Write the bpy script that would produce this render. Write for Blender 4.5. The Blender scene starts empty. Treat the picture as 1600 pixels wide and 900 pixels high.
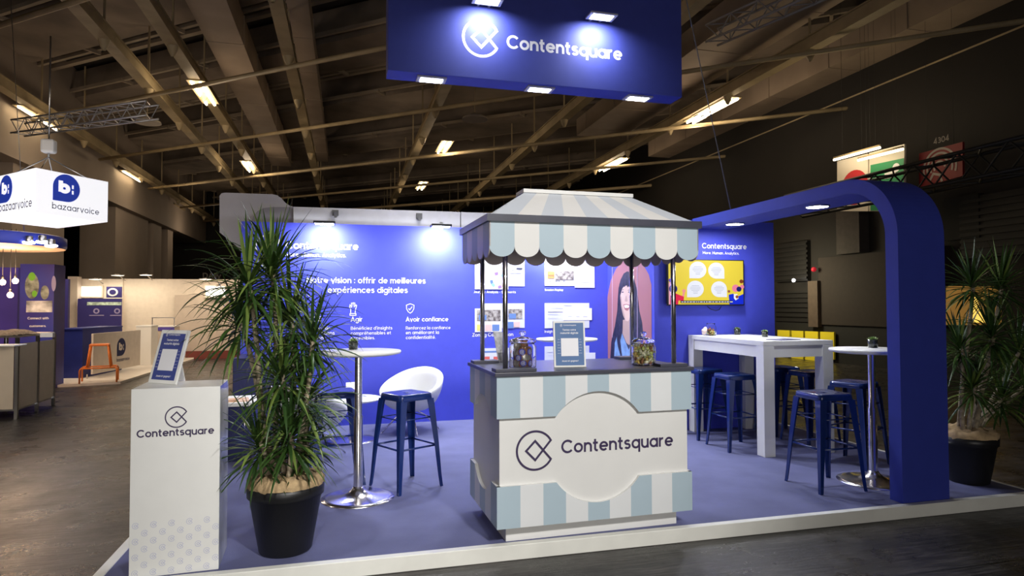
import bpy, bmesh, math, random
from mathutils import Vector, Matrix
random.seed(7)
S = bpy.context.scene
COL = S.collection
PI = math.pi

# ---------------------------------------------------------------- camera
CAMH = 1.47
YAW, PITCH, ROLL, FPX = 0.253994, 0.0274759, -0.0024068, 1000.57
cy_, sy_, cp_, sp_ = math.cos(YAW), math.sin(YAW), math.cos(PITCH), math.sin(PITCH)
FWD = Vector((sy_*cp_, cy_*cp_, sp_))
RGT0 = Vector((cy_, -sy_, 0)); UP0 = RGT0.cross(FWD)
RGT = RGT0*math.cos(ROLL) + UP0*math.sin(ROLL)
UPV = -RGT0*math.sin(ROLL) + UP0*math.cos(ROLL)
cam_data = bpy.data.cameras.new('camera')
cam = bpy.data.objects.new('camera', cam_data); COL.objects.link(cam)
mw = Matrix((RGT, UPV, -FWD)).transposed().to_4x4(); mw.translation = Vector((0, 0, CAMH))
cam.matrix_world = mw
cam_data.sensor_width = 36; cam_data.lens = FPX/1600*36
cam_data.clip_end = 300
S.camera = cam
def on(u, v, axis, val):
    """the point of the plane axis=val that lies on the sight line through photo pixel (u, v)"""
    d = FWD + RGT*((u-800)/FPX) - UPV*((v-450)/FPX)
    o = Vector((0, 0, CAMH)); t = (val-o[axis])/d[axis]
    return o + d*t

# ---------------------------------------------------------------- world, exposure, big lights
w = bpy.data.worlds.new('world'); S.world = w; w.use_nodes = True
bg = w.node_tree.nodes['Background']
bg.inputs[0].default_value = (1.0, 0.80, 0.62, 1); bg.inputs[1].default_value = 0.030
S.view_settings.view_transform = 'Standard'; S.view_settings.look = 'None'
S.view_settings.gamma = 1; S.view_settings.use_curve_mapping = False
S.view_settings.exposure = 0.0

def lamp(name, kind, loc, energy, color=(1, 1, 1), size=.3, target=None, size_y=None, angle=None, blend=.6, soft=None, parent=None, spread=None):
    d = bpy.data.lights.new(name, kind); d.energy = energy; d.color = color
    if kind == 'AREA':
        d.size = size
        if size_y: d.shape = 'RECTANGLE'; d.size_y = size_y
        if spread: d.spread = spread
    else:
        d.shadow_soft_size = size
    if kind == 'SPOT':
        d.spot_size = angle; d.spot_blend = blend
    o = bpy.data.objects.new(name, d); COL.objects.link(o); o.location = loc
    if target is not None:
        o.rotation_euler = (Vector(target)-Vector(loc)).to_track_quat('-Z', 'Y').to_euler()
    return o
# hall spotlights high behind the photographer, plus two added fill lights
lamp('stand_fill', 'AREA', (-5.2, 5.6, 3.2), 110, (1, .85, .68), 1.0, target=(-4.6, 9.2, .4))  # unseen area light, added to brighten the counter at the left edge
lamp('hall_spot', 'SPOT', (2.3, -2.2, 5.2), 1900, (1, .97, .93), .25, target=(1.0, 4.3, .95), angle=math.radians(37), blend=.9)
lamp('hall_spot', 'SPOT', (-.3, -1.6, 4.6), 640, (1, .97, .93), .25, target=(-.7, 4.1, .6), angle=math.radians(34), blend=.9)
lamp('front_fill', 'AREA', (.5, -5.5, 1.35), 170, (1, .96, .92), 4.0, target=(1.5, 4.0, 1.2), size_y=2.0)  # soft frontal fill added low behind the camera, reaches under the awning
# area lights added over the neighbouring stands at the left
lamp('stand_fill', 'AREA', (-6.5, 14.5, 4.2), 190, (1, .80, .58), 2.5, target=(-6.5, 15.5, 0))
lamp('stand_fill', 'AREA', (-3.0, 17.0, 4.2), 150, (1, .80, .60), 3.0, target=(-2.5, 21.0, 1))

# ---------------------------------------------------------------- materials
MATS = {}
def mat(name, col, rough=.5, metal=0, noise=0, nscale=8, bump=0, bscale=60, emit=None, estr=0, trans=0, ior=1.45, col2=None, stretch=None, coat=0, alpha=1):
    if name in MATS: return MATS[name]
    m = bpy.data.materials.new(name); m.use_nodes = True; nt = m.node_tree
    b = nt.nodes['Principled BSDF']
    b.inputs['Base Color'].default_value = (*col, 1); b.inputs['Roughness'].default_value = rough
    b.inputs['Metallic'].default_value = metal
    b.inputs['Transmission Weight'].default_value = trans; b.inputs['IOR'].default_value = ior
    b.inputs['Coat Weight'].default_value = coat
    tc = nt.nodes.new('ShaderNodeTexCoord'); mp = nt.nodes.new('ShaderNodeMapping')
    nt.links.new(tc.outputs['Object'], mp.inputs[0])
    if stretch: mp.inputs['Scale'].default_value = stretch
    n = nt.nodes.new('ShaderNodeTexNoise'); n.inputs['Scale'].default_value = nscale; n.inputs['Detail'].default_value = 5
    nt.links.new(mp.outputs[0], n.inputs['Vector'])
    r = nt.nodes.new('ShaderNodeValToRGB'); nt.links.new(n.outputs['Fac'], r.inputs[0])
    c2 = col2 if col2 else tuple(max(0, c*(1-noise)) for c in col)
    c1 = col if col2 else tuple(min(1, c*(1+noise)) for c in col)
    r.color_ramp.elements[0].position = .35; r.color_ramp.elements[1].position = .65
    r.color_ramp.elements[0].color = (*c2, 1); r.color_ramp.elements[1].color = (*c1, 1)
    nt.links.new(r.outputs[0], b.inputs['Base Color'])
    if bump:
        n2 = nt.nodes.new('ShaderNodeTexNoise'); n2.inputs['Scale'].default_value = bscale
        nt.links.new(mp.outputs[0], n2.inputs['Vector'])
        bp = nt.nodes.new('ShaderNodeBump'); bp.inputs['Strength'].default_value = bump; bp.inputs['Distance'].default_value = .01
        nt.links.new(n2.outputs['Fac'], bp.inputs['Height']); nt.links.new(bp.outputs[0], b.inputs['Normal'])
    if estr:
        b.inputs['Emission Color'].default_value = (*(emit or col), 1); b.inputs['Emission Strength'].default_value = estr
    MATS[name] = m
    return m
def srgb(r, g, b):
    f = lambda c: (c/255/12.92) if c/255 <= .04045 else ((c/255+.055)/1.055)**2.4
    return (f(r), f(g), f(b))

BLUE = mat('booth_blue', (.062, .078, .60), .55, noise=.03)
ARCHB = mat('arch_blue', (.034, .052, .36), .55, noise=.03)
SIGNB = mat('banner_blue', (.050, .066, .34), .6, noise=.03)
NAVY = mat('navy_panel', (.022, .026, .095), .5, noise=.05)
CARPET = mat('carpet_blue', (.115, .124, .25), .82, noise=.10, nscale=3, bump=.25, bscale=220)
WHITE = mat('white_laminate', (.80, .80, .77), .35, noise=.015)
TRIMW = mat('white_edge', (.78, .78, .72), .45, noise=.05, nscale=4)
CREAM = mat('cart_white', (.74, .74, .72), .4, noise=.01)
PALE = mat('cart_pale_blue', (.42, .53, .60), .45, noise=.01)
STRW = mat('cart_stripe_white', (.74, .76, .77), .45, noise=.01)
SLATE = mat('slate_grey', (.060, .062, .085), .35, noise=.08)
INK = mat('ink_violet', (.045, .030, .085), .5)
VINYL = mat('white_vinyl', (.82, .82, .86), .5)
VINYLP = mat('pale_vinyl', (.64, .66, .80), .5)
CHROME = mat('chrome', (.85, .82, .81), .2, 1)
STEEL = mat('brushed_steel', (.55, .55, .56), .3, 1)
STOOLB = mat('stool_blue_enamel', (.005, .022, .125), .25, .1, coat=.5)
BLACKP = mat('black_plastic', (.012, .012, .013), .42, noise=.05, bump=.05)
BURLAP = mat('burlap', (.52, .37, .20), .9, noise=.2, nscale=25, bump=.6, bscale=300)
GLASS = mat('clear_glass', (1, 1, 1), .02, trans=1, ior=1.25)
SHELL = mat('white_leatherette', (.66, .66, .65), .42, noise=.02, bump=.03)
CONC = None

def floor_mat():
    m = bpy.data.materials.new('hall_concrete'); m.use_nodes = True; nt = m.node_tree; b = nt.nodes['Principled BSDF']
    L = nt.links.new
    tc = nt.nodes.new('ShaderNodeTexCoord')
    def noise(scale, rot, st, det=9, rough=.65):
        mp = nt.nodes.new('ShaderNodeMapping'); mp.inputs['Rotation'].default_value = (0, 0, rot); mp.inputs['Scale'].default_value = st
        L(tc.outputs['Object'], mp.inputs[0])
        n = nt.nodes.new('ShaderNodeTexNoise'); n.inputs['Scale'].default_value = scale; n.inputs['Detail'].default_value = det; n.inputs['Roughness'].default_value = rough
        L(mp.outputs[0], n.inputs['Vector']); return n
    def ramp(n, p0, c0, p1, c1):
        r = nt.nodes.new('ShaderNodeValToRGB'); e = r.color_ramp.elements; e[0].position = p0; e[0].color = (*c0, 1); e[1].position = p1; e[1].color = (*c1, 1)
        L(n.outputs['Fac'], r.inputs[0]); return r
    def mul(a, b2):
        x = nt.nodes.new('ShaderNodeMix'); x.data_type = 'RGBA'; x.blend_type = 'MULTIPLY'; x.inputs[0].default_value = 1
        L(a, x.inputs[6]); L(b2, x.inputs[7]); return x.outputs[2]
    n1 = noise(1.6, .5, (.7, 3, 1)); n2 = noise(6, .35, (.5, 7, 1), 6); n3 = noise(14, 1.9, (.6, 5, 1), 6); n4 = noise(2.2, 0, (1, 1, 1), 10, .7)
    c = ramp(n1, .38, (.013, .012, .012), .66, (.052, .048, .047)).outputs[0]
    c = mul(c, ramp(n2, .40, (.55, .55, .55), .62, (1.25, 1.22, 1.2)).outputs[0])
    c = mul(c, ramp(n3, .42, (.65, .65, .65), .70, (1.9, 1.9, 1.9)).outputs[0])
    c = mul(c, ramp(n4, .35, (.55, .53, .52), .68, (1.5, 1.45, 1.4)).outputs[0])
    bk = nt.nodes.new('ShaderNodeTexBrick'); bk.inputs['Scale'].default_value = 1; bk.inputs['Brick Width'].default_value = 6; bk.inputs['Row Height'].default_value = 3.05; bk.inputs['Mortar Size'].default_value = .010
    bk.inputs['Color1'].default_value = bk.inputs['Color2'].default_value = (1, 1, 1, 1); bk.inputs['Mortar'].default_value = (.15, .15, .15, 1)
    L(tc.outputs['Object'], bk.inputs['Vector']); c = mul(c, bk.outputs['Color'])
    L(c, b.inputs['Base Color'])
    rr = nt.nodes.new('ShaderNodeMapRange'); rr.inputs['From Min'].default_value = .35; rr.inputs['From Max'].default_value = .65; rr.inputs['To Min'].default_value = .20; rr.inputs['To Max'].default_value = .46
    L(n4.outputs['Fac'], rr.inputs['Value']); L(rr.outputs[0], b.inputs['Roughness'])
    bp = nt.nodes.new('ShaderNodeBump'); bp.inputs['Strength'].default_value = .5; bp.inputs['Distance'].default_value = .01
    L(n2.outputs['Fac'], bp.inputs['Height']); L(bp.outputs[0], b.inputs['Normal'])
    return m
CONC = floor_mat()

# ---------------------------------------------------------------- mesh helpers
class MB:
    """collects geometry, then build() links it as one mesh object"""
    def __init__(self): self.v = []; self.f = []; self.mi = []; self.sm = []
    def add(self, vs, fs, m=0, smooth=False):
        o = len(self.v); self.v += [tuple(v) for v in vs]
        for f in fs: self.f.append(tuple(i+o for i in f)); self.mi.append(m); self.sm.append(smooth)
        return self
    def box(self, x0, x1, y0, y1, z0, z1, m=0, bev=0):
        if bev > 0:
            bm = bmesh.new(); bmesh.ops.create_cube(bm, size=1)
            for v in bm.verts: v.co = Vector(((x0+x1)/2+v.co.x*(x1-x0), (y0+y1)/2+v.co.y*(y1-y0), (z0+z1)/2+v.co.z*(z1-z0)))
            bmesh.ops.bevel(bm, geom=bm.edges[:], offset=bev, segments=2, affect='EDGES', profile=.5)
            bm.verts.index_update()
            self.add([v.co for v in bm.verts], [[v.index for v in f.verts] for f in bm.faces], m); bm.free()
            return self
        vs = [(x, y, z) for x in (x0, x1) for y in (y0, y1) for z in (z0, z1)]
        return self.add(vs, [(0, 1, 3, 2), (4, 6, 7, 5), (0, 4, 5, 1), (2, 3, 7, 6), (0, 2, 6, 4), (1, 5, 7, 3)], m)
    def obox(self, p, q, wx, wz, m=0, up=(0, 0, 1)):
        """a bar of section wx by wz from p to q"""
        p, q = Vector(p), Vector(q); d = (q-p).normalized(); up = Vector(up)
        if abs(d.dot(up)) > .98: up = Vector((0, 1, 0))
        s = d.cross(up).normalized()*wx/2; t = s.normalized().cross(d).normalized()*wz/2
        vs = [p-s-t, p+s-t, p+s+t, p-s+t, q-s-t, q+s-t, q+s+t, q-s+t]
        return self.add(vs, [(0, 3, 2, 1), (4, 5, 6, 7), (0, 1, 5, 4), (1, 2, 6, 5), (2, 3, 7, 6), (3, 0, 4, 7)], m)
    def tube(self, pts, rad, n=12, m=0, cap=True):
        pts = [Vector(p) for p in pts]; rads = rad if isinstance(rad, (list, tuple)) else [rad]*len(pts)
        vs = []; prev = None
        for i, p in enumerate(pts):
            d = (pts[min(i+1, len(pts)-1)]-pts[max(i-1, 0)]).normalized()
            a = Vector((0, 0, 1)) if abs(d.z) < .95 else Vector((0, 1, 0))
            if prev is not None: a = prev
            s = d.cross(a).normalized(); t = s.cross(d).normalized(); prev = t
            for k in range(n):
                an = 2*PI*k/n; vs.append(p+(s*math.cos(an)+t*math.sin(an))*rads[i])
        fs = []
        for i in range(len(pts)-1):
            for k in range(n): fs.append((i*n+k, i*n+(k+1) % n, (i+1)*n+(k+1) % n, (i+1)*n+k))
        self.add(vs, fs, m, True)
        if cap:
            o = len(self.v)-len(vs); self.f.append(tuple(o+k for k in range(n))[::-1]); self.mi.append(m); self.sm.append(False)
            self.f.append(tuple(o+(len(pts)-1)*n+k for k in range(n))); self.mi.append(m); self.sm.append(False)
        return self
    def lathe(self, prof, n=32, c=(0, 0, 0), m=0, a0=0, smooth=True):
        """prof = list of (radius, z)"""
        vs = []; fs = []
        for r, z in prof:
            for k in range(n):
                an = a0+2*PI*k/n; vs.append((c[0]+r*math.cos(an), c[1]+r*math.sin(an), c[2]+z))
        for i in range(len(prof)-1):
            for k in range(n): fs.append((i*n+k, i*n+(k+1) % n, (i+1)*n+(k+1) % n, (i+1)*n+k))
        return self.add(vs, fs, m, smooth)
    def poly(self, pts, n=None, th=0, m=0):
        """flat polygon given as 3D points, optionally thickened along n"""
        pts = [Vector(p) for p in pts]; k = len(pts)
        if not th: return self.add(pts, [tuple(range(k))], m)
        q = [p+Vector(n)*th for p in pts]
        return self.add(pts+q, [tuple(range(k))[::-1], tuple(range(k, 2*k))]+[(i, (i+1) % k, k+(i+1) % k, k+i) for i in range(k)], m)
    def ball(self, c, r, sx=1, sy=1, sz=1, n=12, m=0):
        vs = []; fs = []; h = n//2
        for i in range(h+1):
            t = PI*i/h
            for k in range(n):
                a = 2*PI*k/n; vs.append((c[0]+r*sx*math.sin(t)*math.cos(a), c[1]+r*sy*math.sin(t)*math.sin(a), c[2]+r*sz*math.cos(t)))
        for i in range(h):
            for k in range(n): fs.append((i*n+k, (i+1)*n+k, (i+1)*n+(k+1) % n, i*n+(k+1) % n))
        return self.add(vs, fs, m, True)
    def build(self, name, mats, parent=None, loc=None, rot=None):
        me = bpy.data.meshes.new(name); me.from_pydata(self.v, [], self.f)
        if not isinstance(mats, (list, tuple)): mats = [mats]
        for mm in mats: me.materials.append(mm)
        for p, i, s in zip(me.polygons, self.mi, self.sm): p.material_index = i; p.use_smooth = s
        bm = bmesh.new(); bm.from_mesh(me)
        bmesh.ops.remove_doubles(bm, verts=bm.verts[:], dist=1e-5)
        bmesh.ops.recalc_face_normals(bm, faces=bm.faces[:]) if len(bm.faces) else None
        bm.to_mesh(me); bm.free()
        o = bpy.data.objects.new(name, me); COL.objects.link(o)
        if parent is not None: o.parent = parent
        if loc is not None: o.location = loc
        if rot is not None: o.rotation_euler = rot
        return o
def tag(o, label=None, cat=None, group=None, kind=None):
    if label: o['label'] = label
    if cat: o['category'] = cat
    if group: o['group'] = group
    if kind: o['kind'] = kind
    return o
def thing(name, label, cat, loc=(0, 0, 0), rz=0, group=None):
    o = bpy.data.objects.new(name, None); COL.objects.link(o); o.location = loc; o.rotation_euler = (0, 0, rz)
    o.empty_display_size = .1
    return tag(o, label, cat, group)
def struct(mb, name, m, label=None):
    o = mb.build(name, m); o['kind'] = 'structure'
    if label: o['label'] = label; o['category'] = name.split('_')[0]
    return o
def copy_tree(o, parent=None):
    c = o.copy(); COL.objects.link(c)
    if parent is not None: c.parent = parent
    for ch in list(o.children): copy_tree(ch, c)
    return c

# ---------------------------------------------------------------- lettering
def arc(cx, cy, r, a0, a1, n=14, sx=1):
    return [(cx+r*sx*math.cos(math.radians(a0+(a1-a0)*i/n)), cy+r*math.sin(math.radians(a0+(a1-a0)*i/n))) for i in range(n+1)]
O_ = arc(.36, .36, .285, 0, 360, 28)
GL = {
 'o': ([O_], .72), 'a': ([O_, [(.645, .72), (.645, 0)]], .72), 'd': ([O_, [(.645, 1.02), (.645, 0)]], .72),
 'q': ([O_, [(.645, .72), (.645, -.28)]], .72), 'b': ([O_, [(.075, 1.02), (.075, 0)]], .72), 'p': ([O_, [(.075, .72), (.075, -.28)]], .72),
 'g': ([O_, [(.645, .72), (.645, 0)]+arc(.36, 0, .285, 0, -150)], .72),
 'c': ([arc(.36, .36, .285, 42, 318, 22)], .64), 'e': ([[(.075, .36), (.645, .36)]+arc(.36, .36, .285, 0, 318, 24)], .72),
 'n': ([[(.075, 0), (.075, .72)], arc(.32, .4, .245, 180, 0)+[(.565, 0)]], .64),
 'h': ([[(.075, 0), (.075, 1.02)], arc(.32, .4, .245, 180, 0)+[(.565, 0)]], .64),
 'm': ([[(.075, 0), (.075, .72)], arc(.28, .44, .205, 180, 0)+[(.485, 0)], arc(.69, .44, .205, 180, 0)+[(.895, 0)]], .97),
 'u': ([[(.075, .72)]+arc(.32, .31, .245, 180, 360)+[(.565, .72)], [(.565, .4), (.565, 0)]], .64),
 'r': ([[(.075, 0), (.075, .72)], arc(.32, .4, .245, 180, 78)], .42),
 't': ([[(.18, .93)]+arc(.34, .23, .16, 180, 275)+[(.4, .07)], [(0, .645), (.4, .645)]], .44),
 'f': ([[(.16, 0)]+arc(.32, .80, .16, 180, 85), [(0, .645), (.38, .645)]], .38),
 's': ([arc(.27, .515, .135, 25, 270, 16, 1.35)+arc(.27, .225, .155, 90, -155, 16, 1.25)[1:]], .54),
 'i': ([[(.075, 0), (.075, .72)], [(.075, .84), (.075, .99)]], .15), 'l': ([[(.075, 0), (.075, 1.02)]], .15), 'j': ([[(.075, -.2), (.075, .72)]], .15),
 'v': ([[(.04, .72), (.31, .03), (.58, .72)]], .62), 'x': ([[(.05, .72), (.55, 0)], [(.55, .72), (.05, 0)]], .6),
 'y': ([[(.04, .72), (.33, .04)], [(.6, .72), (.2, -.28)]], .63), 'z': ([[(.05, .65), (.52, .65), (.07, .07), (.55, .07)]], .58),
 'k': ([[(.075, 0), (.075, 1.02)], [(.5, .72), (.1, .3)], [(.2, .4), (.53, 0)]], .56), 'w': ([[(.04, .72), (.25, .03), (.45, .7), (.65, .03), (.86, .72)]], .9),
 'C': ([arc(.5, .5, .425, 40, 320, 26)], .92), 'N': ([[(.075, 0), (.075, .95), (.7, .05), (.7, 1)]], .78), 'H': ([[(.075, 0), (.075, 1)], [(.7, 0), (.7, 1)], [(.075, .5), (.7, .5)]], .78),
 'M': ([[(.075, 0), (.075, .93), (.48, .3), (.88, .93), (.88, 0)]], .96), 'A': ([[(.05, 0), (.43, .95), (.81, 0)], [(.2, .3), (.66, .3)]], .86),
 'R': ([[(.075, 0), (.075, .925), (.35, .925)]+arc(.38, .68, .245, 90, -90)+[(.075, .435)], [(.4, .43), (.66, 0)]], .7),
 'B': ([[(.35, .07), (.075, .07), (.075, .925), (.35, .925)]+arc(.36, .72, .205, 90, -90)+[(.075, .515)], [(.35, .515)]+arc(.4, .29, .22, 90, -90)+[(.1, .07)]], .68),
 'S': ([arc(.33, .72, .205, 25, 270, 16, 1.2)+arc(.33, .295, .22, 90, -155, 16, 1.2)[1:]], .66), 'J': ([[(.45, 1)]+arc(.25, .27, .2, 0, -160)], .54), 'T': ([[(.35, 0), (.35, .93)], [(0, .93), (.7, .93)]], .7),
 'Z': ([[(.05, .93), (.6, .93), (.08, .07), (.63, .07)]], .68), 'I': ([[(.075, 0), (.075, 1)]], .15), 'D': ([[(.075, .07), (.075, .93), (.3, .93)]+arc(.3, .5, .43, 90, -90)+[(.075, .07)]], .8),
 'é': ([[(.075, .36), (.645, .36)]+arc(.36, .36, .285, 0, 318, 24), [(.32, .84), (.46, 1.02)]], .72),
 'é2': ([], 0), '.': ([[(.02, .075), (.16, .075)]], .18), "'": ([[(.08, .75), (.1, 1)]], .18), ':': ([[(.02, .1), (.16, .1)], [(.02, .6), (.16, .6)]], .18), '!': ([[(.08, .3), (.08, 1)], [(.01, .075), (.15, .075)]], .16), '-': ([[(.05, .36), (.4, .36)]], .46),
 '4': ([[(.45, 0), (.45, .95), (.05, .27), (.62, .27)]], .68), '3': ([arc(.3, .72, .2, 150, -90)+arc(.3, .29, .22, 90, -150)[1:]], .6), '0': ([arc(.35, .5, .43, 0, 360, 24, .65)], .7), ' ': ([], .26),
}
def ribbon(mb, pts, w, P, closed=False, m=0):
    n = len(pts)
    if n > 2 and abs(pts[0][0]-pts[-1][0])+abs(pts[0][1]-pts[-1][1]) < 1e-6: closed = True; pts = pts[:-1]; n -= 1
    L = []; R_ = []
    for i in range(n):
        a = Vector(pts[(i-1) % n] if (closed or i > 0) else pts[i]); b = Vector(pts[i]); c = Vector(pts[(i+1) % n] if (closed or i < n-1) else pts[i])
        d1 = (b-a).normalized() if (b-a).length > 1e-9 else None; d2 = (c-b).normalized() if (c-b).length > 1e-9 else None
        d1 = d1 or d2; d2 = d2 or d1
        t = (d1+d2); t = t.normalized() if t.length > 1e-6 else d1
        nn = Vector((-t.y, t.x)); k = 1/max(.35, nn.dot(Vector((-d1.y, d1.x))))
        L.append(b+nn*w/2*k); R_.append(b-nn*w/2*k)
    vs = [P(p.x, p.y) for p in L]+[P(p.x, p.y) for p in R_]
    fs = [(i, (i+1) % n, n+(i+1) % n, n+i) for i in range(n if closed else n-1)]
    mb.add(vs, fs, m)
def text_w(s, track=.12): return sum(GL[c][1]+track for c in s)-track
def text(mb, s, o, ex, ez, width=None, h=None, weight=.155, track=.095, m=0, align='l'):
    """lettering with baseline start o, directions ex (right) and ez (up)"""
    ex, ez, o = Vector(ex).normalized(), Vector(ez).normalized(), Vector(o)
    tw = text_w(s, track); sc = h if h else width/tw
    sxx = (width/tw) if width else sc
    off = {'l': 0, 'c': -tw/2, 'r': -tw}[align]
    nrm = ex.cross(ez)*.0004
    for c in s:
        st, adv = GL[c]
        for k, p in enumerate(st): ribbon(mb, p, weight, lambda x, y: o+nrm*k+ex*((x+off)*sxx)+ez*(y*sc), m=m)
        off += adv+track
def logo(mb, c, ex, ez, r, weight=.115, m=0):
    ex, ez, c = Vector(ex).normalized(), Vector(ez).normalized(), Vector(c)
    P = lambda x, y: c+ex*(x*r)+ez*(y*r)
    ribbon(mb, arc(0, 0, 1, 30, 330, 44), weight, P, m=m)
    nn = ex.cross(ez)*.0004
    ribbon(mb, [(.9, .53), (0, -.5), (-.5, 0), (-.25, .25)], weight, lambda x, y: P(x, y)+nn, m=m)
    ribbon(mb, [(-.5, 0), (0, .5), (.9, -.53)], weight, lambda x, y: P(x, y)+nn*2, m=m)
X_, Y_, Z_ = Vector((1, 0, 0)), Vector((0, 1, 0)), Vector((0, 0, 1))
def quad(mb, c, ex, ez, w, h, m=0, off=0):
    c, ex, ez = Vector(c), Vector(ex), Vector(ez)
    mb.add([c-ex*w/2-ez*h/2, c+ex*w/2-ez*h/2, c+ex*w/2+ez*h/2, c-ex*w/2+ez*h/2], [(0, 1, 2, 3)], m)

# ================================================================ THE SETTING
HF = -.09                                          # hall floor; the stand's carpet lies at z = 0
struct(MB().box(-24, 30, -8, 48, HF-.1, HF), 'floor', CONC)
BX0, BX1, BY0, BY1 = -1.27, 5.215, 3.89, 8.30       # the stand's platform
struct(MB().box(BX0, BX1, BY0, BY1, HF+.001, 0), 'floor_carpet', CARPET)
t = MB(); t.box(BX0-.06, BX1+.035, BY0-.055, BY0-.0005, HF+.001, .004, bev=.004); struct(t, 'trim_1', TRIMW)
t = MB(); t.box(BX0-.06, BX0-.0005, BY0-.0005, BY1, HF+.001, .004, bev=.004); struct(t, 'trim_2', TRIMW)
t = MB(); t.box(BX1+.0005, BX1+.035, BY0-.0005, BY1, HF+.001, .004, bev=.003); struct(t, 'trim_3', TRIMW)

# stand walls
WY, WH = 8.19, 2.485
struct(MB().box(-1.21, 3.485, WY, WY+.10, 0, WH), 'wall_back', BLUE)
SX, SY, SX1 = 3.485, 6.82, 5.108                   # store room
struct(MB().box(SX, SX1, SY, SY+.06, 0, WH), 'wall_front', BLUE)
struct(MB().box(SX, SX+.06, SY+.061, WY+.10, 0, WH), 'wall_left', BLUE)
struct(MB().box(SX1-.06, SX1, SY+.061, WY+.10, 0, WH), 'wall_right', BLUE)

# arch portal: a rounded frame 0.43 m wide that runs from the front edge back to the store room
def arch():
    x0, x1 = 3.99, 4.424; yf, yb, zt, th, R = 3.895, 6.817, 2.495, .115, .50
    outer = [(yf, 0)]+[(yf+R-R*math.cos(a), zt-R+R*math.sin(a)) for a in [PI/2*i/20 for i in range(21)]]+[(yb, zt)]
    r = R-th
    inner = [(yf+th, 0)]+[(yf+th+r-r*math.cos(a), zt-R+r*math.sin(a)) for a in [PI/2*i/20 for i in range(21)]]+[(yb, zt-th)]
    n = len(outer); vs = []
    for x in (x0, x1): vs += [(x, y, z) for y, z in outer]+[(x, y, z) for y, z in inner]
    fs = []
    for i in range(n-1):
        fs += [(i, i+1, n+i+1, n+i), (2*n+i, 3*n+i, 3*n+i+1, 2*n+i+1), (i, 2*n+i, 2*n+i+1, i+1), (n+i, n+i+1, 3*n+i+1, 3*n+i)]
    fs += [(0, n, 3*n, 2*n), (n-1, 3*n-1, 4*n-1, 2*n-1)]
    mb = MB(); mb.add(vs, fs)
    root = mb.build('entrance_arch', ARCHB)
    tag(root, 'large rounded blue arch framing the right side of the stand', 'arch')
    return root
arch()

# ================================================================ HALL SHELL
DK = mat('hall_dark_wall', (.017, .0145, .013), .8, noise=.15, nscale=.6)
DK2 = mat('hall_black', (.010, .010, .010), .7)
LEDG = mat('ledger_tan', (.34, .28, .21), .7, noise=.2, nscale=.8)
DECK = mat('ceiling_deck', (.045, .040, .038), .9, noise=.25, nscale=.4)
PLANK = mat('ceiling_concrete', (.23, .185, .145), .85, noise=.25, nscale=.7)
BEAMC = mat('beam_beige', (.36, .28, .21), .75, noise=.12, nscale=.9)
RAILC = mat('rail_tan', (.42, .33, .19), .6, noise=.15, nscale=1.5)
BULK = mat('bulkhead_beige', (.34, .28, .23), .8, noise=.12, nscale=.4)
ZC = 9.6
struct(MB().box(-24, 30, -8, 48, ZC, ZC+.2), 'ceiling', DECK)
struct(MB().box(-24, 30, 47, 47.3, HF, ZC), 'wall_far', DK)
XR = 13.0
# diagonal concrete joists under the deck
CD = Vector((-.777, .629, 0)); CN = Vector((.629, .777, 0))
def clip_bar(p, d, x0, x1, y0, y1):
    ts = [-90, 90]
    lo, hi = -90, 90
    for ax, (a, b) in ((0, (x0, x1)), (1, (y0, y1))):
        if abs(d[ax]) < 1e-6: continue
        t0, t1 = (a-p[ax])/d[ax], (b-p[ax])/d[ax]
        lo = max(lo, min(t0, t1)); hi = min(hi, max(t0, t1))
    return lo, hi
XB = on(127, 222, 2, 7.0).x - .35                  # plane of the left bulkhead
inv = [3.2, 5.0, 6.85, 9.0, 11.1, 13.2, 15.3, 17.4, 19.5, 22.0]
for k, iv in enumerate(inv):
    s = 1/iv; v = 475-1900*s
    p = on(500, v, 2, 6.75)
    lo, hi = clip_bar(p, CD, XB+.4, XR+8, -6, 46)
    if hi <= lo: continue
    t = MB(); t.tube([p+CD*lo, p+CD*hi], .055 if k < 5 else .07, 8); struct(t, 'ceiling_pipe', RAILC)
q0 = on(500, 475-1900/5.0, 2, 8.6); q1 = on(500, 475-1900/6.85, 2, 8.6)
stp = (q1-q0).dot(CN)*.80; base = q0.dot(CN)
k = -6
while True:
    c = CN*(base+stp*k)
    lo, hi = clip_bar(c, CD, -22, 29, -7, 47)
    if c.length > 90 or k > 40: break
    if hi > lo+2:
        a, b = c+CD*lo, c+CD*hi
        t = MB(); a.z = b.z = 9.05; t.obox(a, b, stp*.42, .9)
        a2, b2 = a+CN*stp*.36, b+CN*stp*.36; a2.z = b2.z = 9.3; t.obox(a2, b2, .25, .4)
        struct(t, 'ceiling_joist', PLANK)
        t = MB()
        for off, zz, ww in ((.30, 8.75, .10), (-.28, 8.7, .10), (.46, 8.95, .16)):
            a3, b3 = a+CN*stp*off, b+CN*stp*off; a3.z = b3.z = zz; t.obox(a3, b3, ww, .10)
        u_ = lo+1
        while u_ < hi:
            m0 = c+CD*u_; t.obox((m0+CN*stp*-.3)+Vector((0, 0, 8.66-m0.z)), (m0+CN*stp*.32)+Vector((0, 0, 8.66-m0.z)), .08, .10); u_ += 3.4
        struct(t, 'ceiling_ledger', LEDG)
    k += 1
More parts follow.
